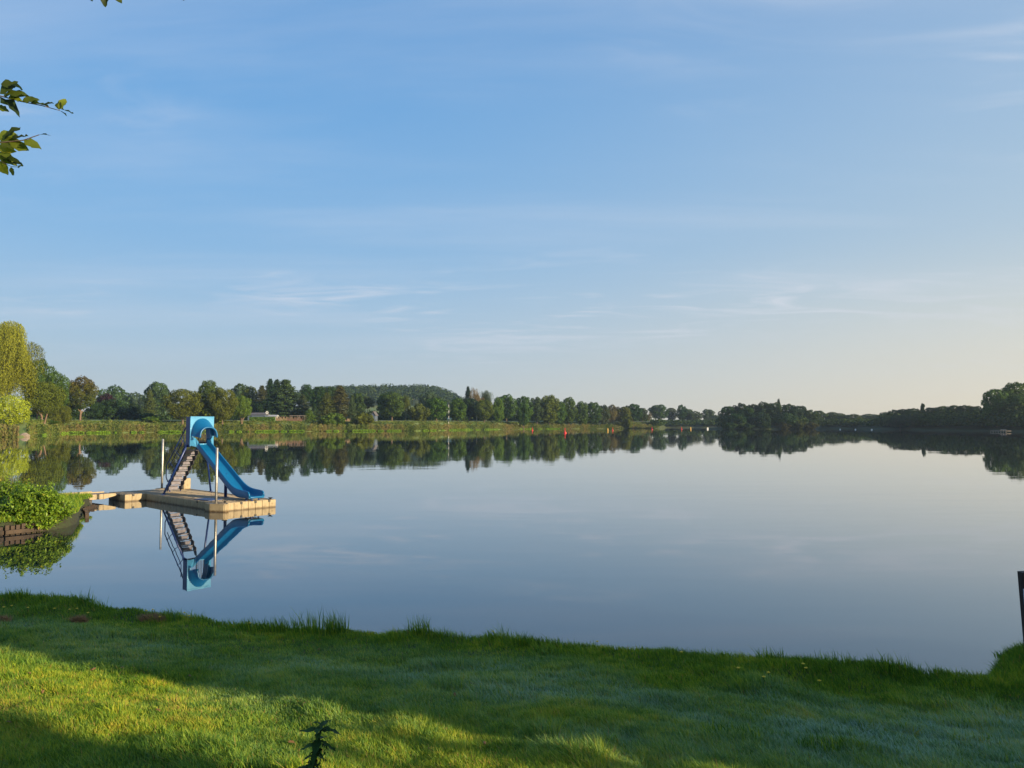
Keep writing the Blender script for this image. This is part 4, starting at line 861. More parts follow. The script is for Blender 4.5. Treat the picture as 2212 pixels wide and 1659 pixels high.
# masses nobody could count: shoreline reeds and shrubs, the wood on the hill, the understorey of the right-hand wood
def mass(name, P, N_, size, aspect, mat, lab, cat, tint, along=None):
    V, pl, lo, t = leaf_quads(P, N_, size, aspect, .1, RNG, tint=tint, along=along); o = link(name, np_mesh(name, V, pl, lo, mat, {'tint': t})); tag(o, lab, cat, kind='stuff'); return o
def reeds(px0, px1, n, w_, h0, name, lab, mat, seed):
    rg = np.random.default_rng(seed); px = px0 + (px1 - px0) * rg.random(n); px = np.where((px > 42) & (px < 63), px + 45, px); off = rg.random(n) ** 1.3 * w_ - .6; cl = .55 + .45 * np.sin(px * .23) * np.sin(px * .071 + 1) + .3 * np.sin(px * .61)
    y = shore(px) + off; x = (px - 1106) / F * y; hh = h0 * (.55 + .35 * cl) * np.clip(.45 + off / 3, .45, 1); tz = rg.random(n) ** .8
    z = np.interp(off, [-1, 0, 1, 2.5, 5, 9], [-.1, 0, .3, .6, .9, 1.2]) + tz * hh
    N_ = norm(rg.normal(size=(n, 3)) + np.array([.3, -.9, .3])); A = norm(np.array([0, 0, 1.]) + .7 * rg.normal(size=(n, 3)))
    tint = np.clip(.5 + .25 * np.sin(px * .047) + .18 * np.sin(px * .19) + .2 * rg.normal(size=n) + .25 * (tz - .5), 0, 1)
    return mass(name, np.stack((x, y, z), 1), N_, .42 * (.5 + rg.random(n)), .5, mat, lab, 'reeds', tint, A)
def mat_mass(name, stops):
    m = mat_leaf(name, stops[0], stops[-1], .15, .8, spec=.1); r = [n for n in m.node_tree.nodes if n.bl_idname == 'ShaderNodeValToRGB'][0]
    for i, c in enumerate(stops[1:-1]): q = r.color_ramp.elements.new((i + 1) / (len(stops) - 1)); q.color = (*c, 1)
    return m
M['reedm'] = mat_mass('reed_mix', [(.03, .055, .012), (.09, .13, .025), (.14, .155, .035), (.19, .15, .055)])
M['waterweed'] = mat_mass('water_edge_green', [(.06, .15, .01), (.16, .30, .02), (.26, .36, .04)])
reeds(-60, 1425, 96000, 7.5, 2.0, 'reed_bed', 'belt of tan and green reeds and shrubs along the left far shore', M['reedm'], 1)
rg = np.random.default_rng(5); n = 26000; px = 90 + 1120 * rg.random(n); off = -1.6 + 1.6 * rg.random(n); on = np.sin(px * .09) + np.sin(px * .031 + 2) + .8 * np.sin(px * .33); k_ = on > -.4; px, off = px[k_], off[k_]; n = len(px)
y = shore(px) + off; x = (px - 1106) / F * y
mass('waterside_plants', np.stack((x, y, .05 + .55 * rg.random(n) * (.5 + .4 * np.clip(on[k_], 0, 1))), 1), norm(rg.normal(size=(n, 3)) + np.array([.2, -.6, .6])), .30, .6, M['waterweed'], 'bright green low waterside plants at the foot of the reeds', 'plants', rg.random(n))
n = 60000; rg = np.random.default_rng(15); px = 60 + 1370 * rg.random(n); off = 3 + 20 * rg.random(n); y = shore(px) + off; x = (px - 1106) / F * y; M['roughgrass'] = mat_mass('rough_bank_grass', [(.05, .09, .015), (.13, .17, .03), (.20, .18, .06)])
mass('bank_grass', np.stack((x, y, far_z(x, y, off) + .12), 1), norm(rg.normal(size=(n, 3)) * .6 + np.array([.8, -.7, .5])), .42 * (.6 + .7 * rg.random(n)), .6, M['roughgrass'], 'yellow-green grass slope above the reeds of the left far shore', 'grass', np.clip(.35 + .3 * np.sin(px * .05) * np.sin(px * .013 + off * .3) + .25 * rg.normal(size=n), 0, 1))
rg = np.random.default_rng(16); nc = 900; cp = 62 + 1360 * rg.random(nc); co_ = 3 + 15 * rg.random(nc) ** 1.2; ch = .35 + .8 * rg.random(nc) ** 2; ci2 = np.repeat(np.arange(nc), 34); y = shore(cp) + co_; x = (cp - 1106) / F * y; z = far_z(x, y, co_); d = rdirs(rg, len(ci2)); d[:, 2] = np.abs(d[:, 2])
mass('tall_herbs', np.stack((x[ci2], y[ci2], z[ci2]), 1) + d * np.stack((ch[ci2] * 1.6, ch[ci2] * 1.2, ch[ci2] * 1.3), 1) * (.7 + .4 * rg.random(len(ci2)))[:, None], norm(d + .5 * rg.normal(size=d.shape)), .40, .7, M['reedm'], 'scattered tall herbs and low bushes on the grass slope above the reeds', 'herbs', np.clip(.5 * rg.random(nc)[ci2] + .4 * rg.random(len(ci2)), 0, 1))
# hill wood
n = 60000; rg = np.random.default_rng(8); M['hillwood'] = mat_mass('hill_wood', [(.012, .032, .008), (.035, .065, .014), (.065, .095, .02)])
hx = rg.uniform(-330, 0, n // 60); hy = rg.uniform(760, 900, n // 60); hr = rg.uniform(3.5, 6.5, n // 60); zz_ = np.array([float(far_z(a, b, np.array(500.))) for a, b in zip(hx, hy)])
d = rdirs(rg, n); d[:, 2] = np.abs(d[:, 2]); ci = np.repeat(np.arange(n // 60), 60)[:n]
P = np.stack((hx[ci], hy[ci], zz_[ci] + 7 + 2 * np.sin(ci)), 1) + d * (hr[ci] * (.8 + .3 * rg.random(n)))[:, None] * np.array([1, 1, 1.15])
o = mass('hill_wood', P, norm(d + .5 * rg.normal(size=(n, 3))), 2.0, .8, M['hillwood'], 'wooded hill rising behind the middle of the left shore', 'wood', np.clip(.5 * rg.random(n) + .5 * (np.sin(ci * 1.7) * .5 + .5), 0, 1))
# understorey behind the shore trees (left) and below the right-hand wood
def under(px0, px1, n, o0, o1, h, size, name, lab, seed, mat=None):
    rg = np.random.default_rng(seed); m = n // 40; px = px0 + (px1 - px0) * rg.random(m); off = rg.uniform(o0, o1, m); y = shore(px) + off; x = (px - 1106) / F * y; r_ = rg.uniform(.35, .6, m) * h
    ci = np.repeat(np.arange(m), 40); d = rdirs(rg, len(ci)); d[:, 2] = np.abs(d[:, 2]) - .3
    P = np.stack((x[ci], y[ci], .9 + r_[ci] * .6), 1) + d * (r_[ci] * (.75 + .35 * rg.random(len(ci))))[:, None]
    return mass(name, P, norm(d + .5 * rg.normal(size=(len(ci), 3))), size, .8, mat or M['hillwood'], lab, 'undergrowth', rg.random(len(ci)))
under(560, 1400, 44000, 54, 80, 10, 1.0, 'undergrowth', 'dark undergrowth filling in behind the left shore trees', 21)
under(60, 560, 16000, 52, 75, 8, 1.0, 'undergrowth', 'dark garden hedging behind the meadow on the left', 22)
under(1905, 2300, 40000, 2, 26, 9, .9, 'undergrowth', 'dark undergrowth below the right-hand wood down to the water', 23)
ci_ = np.random.default_rng(31).integers(0, 60, 9000); ca = np.random.default_rng(32).uniform(-1, 1, (60, 2)); d = rdirs(RNG, 9000)
P = np.stack((129 + ca[ci_, 0] * 21, 397 + ca[ci_, 1] * 8, 3.2 + 0 * ca[ci_, 0]), 1) + d * np.array([3.2, 3.0, 3.4])
mass('undergrowth', P, norm(d + .5 * RNG.normal(size=(9000, 3))), 1.0, .8, M['hillwood'], 'dark undergrowth filling the wooded island', 'undergrowth', RNG.random(9000))
under(1410, 1600, 12000, 0, 30, 6, 1.0, 'undergrowth', 'low greenery round the far bay', 24)
under(1735, 1930, 14000, 2, 40, 6, 1.0, 'undergrowth', 'low dark greenery along the right bay', 25)
# ------------------------------------------------------------------ shrub on the spit, built of leafy shoots
def leaf_full(P, A, N_, L_, W_, tint, curl=.18):
    """pointed leaf of two folded halves: base, widest pair, midrib, tip"""
    n = len(P); A = norm(A); N_ = norm(N_ - A * np.sum(A * N_, 1, keepdims=True)); B = np.cross(N_, A); L_ = L_[:, None]; W_ = W_[:, None]
    V = np.empty((n, 5, 3)); V[:, 0] = P; V[:, 1] = P + A * L_ * .45 + B * W_ * .5 + N_ * W_ * .22; V[:, 2] = P + A * L_ * .5; V[:, 3] = P + A * L_ * .45 - B * W_ * .5 + N_ * W_ * .22; V[:, 4] = P + A * L_ - N_ * L_ * curl
    b = (np.arange(n) * 5)[:, None]; lo = np.concatenate([b + np.array(q) for q in ([0, 2, 1], [0, 3, 2], [1, 2, 4], [2, 3, 4])], 1).ravel()
    return V.reshape(-1, 3), np.full(4 * n, 3), lo, np.repeat(tint, 5)
def leaf_fine(P, A, N_, L_, W_, tint, curl=.2, seed=1, ruffle=.10):
    """leaf blade with a wavy toothed margin: seven stations, left / midrib / right"""
    rg = np.random.default_rng(seed); n = len(P); A = norm(A); N_ = norm(N_ - A * np.sum(A * N_, 1, keepdims=True)); B = np.cross(N_, A); L_ = L_[:, None]; W_ = W_[:, None]
    tt = [0, .14, .3, .46, .62, .78, .9, 1.0]; ww = [.03, .30, .47, .50, .43, .30, .15, .0]; V = np.empty((n, 24, 3)); cu = curl * (rg.random((n, 1)) * 1.6 - .2)
    for i, (t, w_) in enumerate(zip(tt, ww)):
        c = P + A * L_ * t - N_ * L_ * cu * t * t
        for j, s_ in ((0, -1), (2, 1)): V[:, i * 3 + j] = c + B * W_ * w_ * s_ * (1 + .16 * rg.normal(size=(n, 1))) + N_ * W_ * (.28 * w_ + ruffle * rg.normal(size=(n, 1)) * (w_ > .1))
        V[:, i * 3 + 1] = c
    q = []
    for i in range(7): b = i * 3; q += [[b, b + 1, b + 4, b + 3], [b + 1, b + 2, b + 5, b + 4]]
    q = np.array(q); lo = (np.arange(n) * 24)[:, None] + q.ravel()[None]
    return V.reshape(-1, 3), np.full(14 * n, 4), lo.ravel(), np.repeat(tint, 24)
def shrub(cx, cy, z0, rx, ry, h, nsh, name, lab, seed, ls=.085, mat='bush'):
    rg = np.random.default_rng(seed); Ps, As, Ns, Ts = [], [], [], []; tb = MB()
    e = empty(name, (cx, cy, z0)); tag(e, lab, 'shrub')
    for s_ in range(nsh):
        a = rg.random() * 6.283; u = math.sqrt(rg.random()); el = 1 - .62 * u ** 1.6
        tip = np.array([rx * u * math.cos(a), ry * u * math.sin(a), h * el * rg.uniform(.82, 1.12)])
        if rg.random() < .06: tip[2] *= 1.28
        if rg.random() < .28: tip[2] *= rg.uniform(.3, .8)
        L_ = rg.uniform(.28, .5); dr = np.array([math.cos(a) * u * .9, math.sin(a) * u * .9, .8 - .5 * u]) + rg.normal(size=3) * .25; dr /= np.linalg.norm(dr); b = tip - dr * L_
        k_ = int(rg.integers(11, 17)); t = np.linspace(0, 1, k_); q = b + dr * (t * L_)[:, None]; q[:, 2] -= .05 * t ** 2 * u
        ph = np.arange(k_) * 2.4 + rg.random() * 6; side = np.cross(dr, [0, 0, 1.0]); side /= np.linalg.norm(side) + 1e-6; up = np.cross(side, dr)
        A = side * np.cos(ph)[:, None] + up * np.sin(ph)[:, None] + dr * .7; Ps.append(q); As.append(A); Ns.append(np.array([0, 0, 1.]) + dr * .3 + rg.normal(size=(k_, 3)) * .35); Ts.append(np.clip(rg.random(k_) * .8 + .2 * rg.random(), 0, 1))
        if s_ % 5 == 0: tb.tube([(b[0] * .25, b[1] * .25, 0), tuple(b), tuple(tip)], [.014, .007, .002], 4, cap=False)
    P = np.concatenate(Ps); P[:, 2] = np.maximum(P[:, 2], -.22); n = len(P)
    V, pl, lo, t = leaf_full(P, np.concatenate(As), np.concatenate(Ns), ls * (.6 + .7 * rg.random(n)), ls * .62 * (.7 + .5 * rg.random(n)), np.concatenate(Ts))
    link('foliage', np_mesh('foliage', V, pl, lo, M[mat], {'tint': t}), e); tb.build('stems', M['bark'], e); return e
shrub(-12.75, 20.65, .22, .98, .92, .90, 700, 'leafy_shrub', 'bright green leafy shrub hanging over the timber edging at the left edge', 3)
shrub(-14.0, 21.7, .3, 1.1, 1.0, .90, 480, 'leafy_shrub', 'darker shrub behind the bright one at the left frame edge', 4)
shrub(-12.45, 20.15, .12, .62, .45, .42, 230, 'leafy_shrub', 'low reddish-green shoots drooping over the water below the bright shrub', 5, .08)
# grass on the spit
rg = np.random.default_rng(9); n = 60000; x = rg.uniform(-16.5, -11.9, n); y = rg.uniform(18.9, 26.5, n)
def inside(px_, py_, poly):
    c = np.zeros(len(px_), bool); j = len(poly) - 1
    for i in range(len(poly)):
        xi, yi = poly[i]; xj, yj = poly[j]; k_ = ((yi > py_) != (yj > py_)) & (px_ < (xj - xi) * (py_ - yi) / (yj - yi + 1e-12) + xi); c ^= k_; j = i
    return c
k_ = inside(x, y, pen); x, y = x[k_], y[k_]; n = len(x); hh = .06 + .14 * rg.random(n) ** 2
V, pl, lo = blades(n, x, y, hh, np.full(n, .010), np.abs(rg.normal(.5, .3, n)), rg, z=np.full(n, .33))
tag(link('grass', np_mesh('grass', V, pl, lo, M['grass'], {'tint': np.repeat(rg.random(n) * .85, 5), 'dew': np.zeros(5 * n)})), 'rough grass covering the low spit at left', 'grass', kind='stuff')

# ------------------------------------------------------------------ beech tree reaching in at the upper left
be = empty('beech_tree', (-4.6, 1.6, 1.1)); tag(be, 'beech with leafy twigs reaching into the upper left corner', 'tree')
bo = Vector((-4.6, 1.6, 1.1)); tk = MB()
tk.tube([(0, 0, -.2), (0, 0, .4), (.05, 0, 2.2), (.0, .05, 4.5), (-.05, 0, 7)], [.34, .25, .21, .15, .05], 14); tk.build('trunk', M['bark'], be, smooth=True)
BV = []; bb = MB()
def twig(pts, leaves, r0=.005, big=1.0):
    pts = [Vector(p) - bo for p in pts]; bb.tube([Vector((.0, .0, pts[0].z - .5)), pts[0].lerp(Vector((0, 0, pts[0].z - .2)), .5)] + pts, [.035, .012] + [.5 * r0 * (1 - .7 * i / len(pts)) for i in range(len(pts))], 6, cap=False)
def bleaf(px, py, d, ang, L_, face, tint, w_=.55):
    """one leaf whose stalk is at (px,py,d); ang = direction seen from the lawn (deg, 0 = right, 90 = up); face tilts the blade"""
    p = at_depth(px, py, d) - bo; a = math.radians(ang); A = Vector((math.cos(a), .25 * math.sin(face * 7), math.sin(a))).normalized(); N_ = Vector((.2 * math.sin(face * 9), -math.cos(face), math.sin(face))); BV.append((p, A, N_, L_, w_ * L_, tint))
D1, D2 = 2.45, 2.35
twig([at_depth(-60, 180, D1), at_depth(0, 207, D1), at_depth(45, 219, D1), at_depth(90, 228, D1 + .02), at_depth(130, 239, D1 + .04)], 0)
twig([at_depth(-60, 330, D2), at_depth(0, 308, D2), at_depth(50, 303, D2), at_depth(85, 291, D2)], 0)
twig([at_depth(-60, 352, D2), at_depth(0, 348, D2), at_depth(25, 360, D2), at_depth(42, 361, D2)], 0, .003)
twig([at_depth(150, -60, 2.3), at_depth(190, -25, 2.3), at_depth(250, -22, 2.3), at_depth(330, -25, 2.35), at_depth(410, -14, 2.4)], 0)
for a in [(2, 182, D1, 5, .07, .2, .2), (22, 183, D1, -6, .055, .9, .05), (0, 203, D1, 45, .10, .3, .3), (8, 206, D1, 12, .105, .5, .35), (30, 212, D1, 20, .065, 1.1, .2), (0, 209, D1, -42, .12, 1.2, .1), (18, 212, D1, -5, .07, .7, .9), (48, 219, D1, 12, .075, .4, .4),
          (62, 222, D1, 2, .085, 1.2, .3), (90, 227, D1, 8, .06, .9, .15), (128, 236, D1, 75, .065, .1, .95), (128, 237, D1, 100, .05, 1.3, .2), (132, 236, D1, -12, .055, 1.2, .1), (130, 240, D1, -25, .035, 1.2, .1), (-8, 230, D1, -20, .06, .4, .6),
          (-5, 300, D2, 25, .085, .2, .95), (10, 300, D2, 35, .09, .5, .3), (22, 300, D2, 20, .075, 1.0, .2), (0, 306, D2, -10, .11, .4, .7), (20, 306, D2, -22, .085, .3, .95), (52, 303, D2, -22, .075, .4, .85), (86, 290, D2, 0, .045, 1.25, .1), (-8, 318, D2, -8, .08, .1, 1.0),
          (-6, 330, D2, -30, .085, .2, .95), (0, 335, D2, -22, .055, 1.1, .2), (6, 345, D2, 5, .07, .9, .3), (24, 352, D2, 0, .05, 1.0, .1), (24, 361, D2, -80, .038, .4, .6), (38, 361, D2, 10, .03, .6, .7), (-6, 345, D2, -60, .07, .2, 1.0),
          (190, -25, 2.3, -75, .055, .4, .3), (205, -22, 2.3, -65, .055, .8, .2), (215, -25, 2.3, -72, .075, 1.1, .1), (245, -20, 2.3, -55, .055, .3, .3), (182, -30, 2.3, -60, .05, .6, .4), (395, -14, 2.4, -80, .03, .9, .1), (405, -14, 2.4, -50, .04, .8, .1)]: bleaf(*a)
rg = np.random.default_rng(44)
for i in range(700):                                        # the rest of the crown, above and left of the picture
    p = Vector((-4.6 + rg.normal() * 1.3, 1.6 + rg.normal() * 1.3, rg.uniform(4.6, 8.5))); 
    q = p - bo; xk = p.x / max(.1, p.y)
    if p.y > .3 and xk > -.75 and p.z < 2.8 + .62 * p.y: continue
    BV.append((q, Vector(rg.normal(size=3)).normalized(), Vector((rg.normal() * .4, rg.normal() * .4, 1)), .09, .055, rg.random()))
BV = [b for b in BV]
V, pl, lo, t = leaf_fine(np.array([b[0] for b in BV]), np.array([b[1] for b in BV]), np.array([b[2] for b in BV]), np.array([b[3] for b in BV]) * .70, np.array([b[4] for b in BV]) * .72, np.array([b[5] for b in BV]) * .9, .25)
link('foliage', np_mesh('foliage', V, pl, lo, M['beech'], {'tint': t}), be); bb.build('branches', M['bark'], be, smooth=True)

# ------------------------------------------------------------------ nettle in the foreground
npz = 2.35; base = at_z(655, 1750, 1.17); base = Vector((-.70, 2.55, 1.16)); topn = at_depth(694, 1572, 2.5)
ne = empty('nettle', base); tag(ne, 'dark stinging nettle standing up in front of the sunlit grass', 'plant')
st_ = MB(); S0 = Vector((0, 0, -.05)); S1 = topn - base; Sm = at_depth(672, 1650, 2.5) - base; st_.tube([S0, S0.lerp(Sm, .5), Sm, Sm.lerp(S1, .6) + Vector((.004, 0, 0)), S1], [.006, .005, .004, .003, .002], 6)
st_.build('stem', M['nettle'], ne, smooth=True)
NV = []
def nleaf(p, ang, L_, up, tint): A = Vector((math.cos(ang), math.sin(ang), up)); NV.append((p - base, A, Vector((0, 0, 1)), L_, L_ * .42, tint))
def on(py): t = (1750 - py) / (1750 - 1572); px = np.interp(py, [1572, 1600, 1650, 1700, 1750], [694, 690, 672, 662, 655]); return at_depth(float(px), py, 2.5)
for i, (py, L_, dr) in enumerate([(1563, .035, .35), (1570, .062, .05), (1577, .070, -.12), (1597, .068, -.2), (1606, .060, -.3), (1618, .052, -.5), (1630, .045, -.55), (1640, .05, -.5), (1652, .055, -.4), (1665, .08, -.3), (1690, .08, -.3), (1715, .09, -.2)]):
    a0 = .25 + (i % 2) * 1.3
    for s_ in (0, 1): nleaf(on(py), a0 + s_ * math.pi, L_, dr + .1 * s_, random.random()); 
    for s_ in (0, 1): nleaf(on(py + 3), a0 + 1.2 + s_ * math.pi, L_ * .6, dr, random.random())
    if 1590 < py < 1660:
        for q in range(10): p = on(py + random.uniform(-4, 6)); nleaf(p + Vector((random.uniform(-.02, .03), random.uniform(-.02, .02), random.uniform(-.02, 0))), random.random() * 6, .012, -1, .3)
nleaf(on(1655), math.pi + .1, .085, -.12, .3)
V, pl, lo, t = leaf_fine(np.array([b[0] for b in NV]), np.array([b[1] for b in NV]), np.array([b[2] for b in NV]), np.array([b[3] for b in NV]), np.array([b[4] for b in NV]), np.array([b[5] for b in NV]), .3)
link('leaves', np_mesh('leaves', V, pl, lo, M['nettle'], {'tint': t}), ne)

# ------------------------------------------------------------------ dark post with paper notice at the right edge
M['darkwood'] = mat_simple('dark_stained_wood', (.035, .022, .017), (.018, .012, .010), .7, scale=3, bump=.4, vec=(6, 6, .5))
M['paper'] = mat_simple('paper_notice', (.62, .68, .76), (.55, .62, .72), .5, scale=4)
M['inkg'] = mat_simple('green_ink', (.06, .22, .16), None, .6); M['inkb'] = mat_simple('blue_ink', (.10, .20, .42), None, .6)
pt_ = at_depth(2198, 1232, 7.55); pw = .16
po = empty('notice_post', (pt_.x + pw / 2 + .075, 7.55, .45)); po.rotation_euler = (0, math.radians(-3), 0); tag(po, 'dark wooden notice post with pale papers pinned on it at the right edge', 'post')
hgt_ = pt_.z - .45
mb = MB(); mb.box(-pw/2, -pw/2 + .075, -.03, .05, -.3, hgt_ - .01, bev=.006); mb.box(-pw/2 + .079, pw/2, -.02, .05, -.3, hgt_, bev=.006); mb.build('boards', M['darkwood'], po)
pp = MB(); pp.box(-.090, .16, -.036, -.033, hgt_ - .385, hgt_ - .165); q = pp.build('paper', M['paper'], po)
ik = MB(); ik.box(-.083, -.060, -.0385, -.0365, hgt_ - .20, hgt_ - .185); ik.box(-.085, -.03, -.0385, -.0365, hgt_ - .21, hgt_ - .206); ik.build('printed_mark', M['inkg'], q)
i2 = MB(); 
for i in range(6): i2.box(-.070, .09, -.0385, -.0365, hgt_ - .235 - i * .022, hgt_ - .230 - i * .022)
i2.build('printed_lines', M['inkb'], q)
pp = MB(); pp.box(-.082, .16, -.036, -.033, hgt_ - .55, hgt_ - .40); pp.build('paper', M['paper'], po)
# board sits on the mound
# ------------------------------------------------------------------ flowers, leaves, hay on the lawn
M['yellow'] = mat_simple('yellow_petals', (.75, .55, .02), (.65, .45, .02), .6)
M['leafbrown'] = mat_simple('dry_leaf', (.17, .085, .022), (.11, .055, .016), .7, scale=20)
M['hay'] = mat_simple('dry_cut_grass', (.30, .17, .07), (.20, .12, .05), .9, scale=30)
fm = MB(); fm.tube([(0, 0, 0), (.002, 0, .05), (0, .002, .085)], .0015, 5)
fs = fm.build('stem', M['nettle']); hd = MB()
for i in range(14):
    a = 6.283 * i / 14; hd.add([(0, 0, .086), (.014 * math.cos(a - .2), .014 * math.sin(a - .2), .092), (.019 * math.cos(a), .019 * math.sin(a), .094), (.014 * math.cos(a + .2), .014 * math.sin(a + .2), .092)], [(0, 1, 2, 3)])
hd.lathe([(.002, .084), (.009, .090), (.006, .098)], 8); fh = hd.build('flower_head', M['yellow'])
FL = [(8, 1317), (25, 1314), (60, 1318), (118, 1320), (150, 1322), (166, 1320), (190, 1329), (316, 1325), (330, 1322), (345, 1338), (398, 1330), (408, 1335), (545, 1332), (560, 1338), (573, 1340), (590, 1345), (602, 1338), (620, 1345), (640, 1350), (540, 1352), (868, 1352), (1013, 1358), (1065, 1370), (1290, 1392), (1472, 1415), (1660, 1460), (1650, 1470), (1735, 1440), (1741, 1449), (1770, 1478), (1595, 1450)]
F0 = None
for i, (px, py) in enumerate(FL):
    p = at_z(px, py, .6)
    for _ in range(4): p = at_z(px, py, float(gz(p.x, p.y)) + .06)
    if F0 is None: F0 = empty('yellow_flower'); fs.parent = F0; fh.parent = F0; f = F0; tag(F0, 'small yellow flower in the shaded grass near the bank', 'flower', 'small yellow flowers in the grass')
    else: f = copy_tree(F0)
    f.location = (p.x, p.y, float(gz(p.x, p.y))); f.rotation_euler = (0, 0, i)
lm = MB(); lm.sheet([[(-.035, 0, .0), (-.02, .001, .004), (.02, .001, .008), (.035, 0, .0)], [(-.03, .012, .006), (-.02, .02, .012), (.015, .022, .016), (.03, .012, .004)], [(-.02, .025, .0), (-.01, .034, .004), (.01, .036, .006), (.02, .024, 0)]])
L0 = None
for i, (px, py) in enumerate([(60, 1450), (130, 1468), (200, 1440), (262, 1437), (95, 1490), (10, 1400), (295, 1455), (630, 1600), (412, 1455), (1020, 1470), (985, 1495), (660, 1515), (690, 1400), (965, 1570), (1050, 1600), (20, 1555), (340, 1530), (880, 1560)]):
    p = at_z(px, py, 1.0)
    for _ in range(4): p = at_z(px, py, float(gz(p.x, p.y)) + .05)
    if L0 is None: L0 = lm.build('fallen_leaf', M['leafbrown']); f = L0; tag(L0, 'small brown fallen leaf lying on the lawn', 'leaf', 'brown fallen leaves on the lawn')
    else: f = L0.copy(); COL.objects.link(f)
    f.location = (p.x, p.y, float(gz(p.x, p.y)) + .055); f.rotation_euler = (random.uniform(-.5, .5), random.uniform(-.5, .5), random.random() * 6); f.scale = (random.uniform(.45, .75),) * 3; f.location.z -= .02
for i, (px, py, r_, lab) in enumerate([(173, 1339, .09, 'small brown clump of dry cut grass left of the larger one'), (332, 1335, .16, 'elongated brown clump of dry cut grass on the shaded lawn'), (8, 1339, .08, 'brown dry clump at the left frame edge')]):
    p = at_z(px, py, .8)
    for _ in range(4): p = at_z(px, py, float(gz(p.x, p.y)) + .04)
    rg = np.random.default_rng(i); n = 500; a = rg.random(n) * 6.283; u = np.sqrt(rg.random(n)); x = r_ * u * np.cos(a); y = r_ * .6 * u * np.sin(a)
    V, pl, lo = blades(n, x, y, .05 + .03 * rg.random(n), np.full(n, .004), np.abs(rg.normal(1.1, .5, n)), rg, z=.03 * (1 - u) + .02)
    o = link('hay_clump', np_mesh('hay_clump', V, pl, lo, M['hay'])); o.location = (p.x, p.y, float(gz(p.x, p.y))); tag(o, lab, 'dry grass', 'dry grass clumps on the lawn')

# ------------------------------------------------------------------ buoys and markers
M['red'] = mat_simple('red_buoy', (.62, .03, .025), (.50, .025, .02), .5); M['shedwall'] = mat_simple('shed_wall', (.42, .42, .42), (.34, .34, .34), .7); M['white'] = mat_simple('white_paint', (.75, .75, .72), (.66, .66, .63), .5); M['amber'] = mat_simple('yellow_marker', (.80, .45, .03), (.7, .38, .03), .5)
def buoy(px, py, hpx, lab):
    w_ = at_z(px, py, 0); s_ = hpx / F * w_.y / 1.9; e = empty('red_buoy', w_, .3 * px, (s_,) * 3); tag(e, lab, 'buoy', 'red buoys on the lake')
    b = MB(); b.lathe([(.35, -.3), (.52, -.1), (.56, .12), (.50, .3), (.30, .45), (.17, .62), (.15, 1.0)], 18); b.build('float', M['red'], e, smooth=True)
    t = MB(); t.box(-.19, .19, -.19, .19, 1.0, 1.07); 
    for x in (-.17, .17):
        for y in (-.17, .17): t.box(x - .025, x + .025, y - .025, y + .025, 1.07, 1.9)
    t.box(-.19, .19, -.19, .19, 1.84, 1.9); t.box(-.02, .19, -.02, .02, 1.1, 1.85); t.build('topmark', M['red'], e)
buoy(1220.5, 935.5, 11, 'largest red buoy standing out in mid-lake'); buoy(1150, 930, 7, 'red buoy close to the reeds left of the largest'); buoy(1323.5, 930, 6.5, 'red buoy right of the yellow marker'); buoy(1408.5, 928, 6, 'red buoy off the tip of the left shore'); buoy(1472.5, 927.3, 5, 'farthest red buoy in front of the far bay')
def marker(px, py, wpx, hpx, mat, lab, name='marker_post'):
    w_ = at_z(px, py, 0); k = w_.y / F; e = empty(name, w_); tag(e, lab, 'marker', 'floating markers on the lake')
    b = MB(); b.lathe([(wpx * k * .5, -.2), (wpx * k * .5, hpx * k * .8), (wpx * k * .35, hpx * k)], 12); b.build('body', mat, e)
    t = MB(); t.box(wpx * k * .5, wpx * k * .62, -.06, .06, .0, hpx * k * .7); t.build('stripe', M['white'], e)
marker(1313, 930.5, 1.8, 5.5, M['amber'], 'slim yellow and white marker between two red buoys'); marker(1492, 927.3, 1.7, 4.5, M['amber'], 'slim yellow marker right of the farthest red buoy')
def wbox(px, py, wpx, hpx, lab):
    w_ = at_z(px, py, 0); k = w_.y / F; b = MB(); b.box(-wpx * k / 2, wpx * k / 2, -.3, .3, -.2, hpx * k, bev=.06); o = b.build('white_float', M['white']); o.location = w_; tag(o, lab, 'float', 'white floats on the lake')
wbox(1528.5, 927, 3.4, 3.4, 'white box float in front of the far bay'); wbox(1102, 927.5, 4, 2.4, 'small white box float by the reeds'); wbox(1815, 928, 2, 1.8, 'leftmost tiny white float in front of the right bay'); wbox(1848, 928.3, 2, 2, 'tiny white float in the middle of the right bay'); wbox(1883, 928.8, 2.4, 2.2, 'tiny white float nearest the dark right-hand wood')
# jetty at right
a = at_depth(2144, 931, 250); b = at_depth(2180, 931, 244); e = empty('jetty', (a.x, a.y, 0)); tag(e, 'low pale jetty with rail below the right-hand wood', 'jetty')
j = MB(); v = Vector((b.x - a.x, b.y - a.y, 0)); Ln = v.length; ja = math.atan2(v.y, v.x); e.rotation_euler = (0, 0, ja); j.box(0, Ln, -.8, .8, .35, .5); j.build('deck', M['grey_wood'], e)
for i in range(7): p_ = MB(); p_.box(i * Ln / 6.5, i * Ln / 6.5 + .15, -.9, -.75, -.6, .5 if i < 4 else .85); p_.build('pile', M['grey_wood'], e)
p_ = MB(); p_.tube([(4 * Ln / 6.5, -.82, .82), (6 * Ln / 6.5 + .1, -.82, .82)], .04, 6); p_.build('rail', M['white'], e)

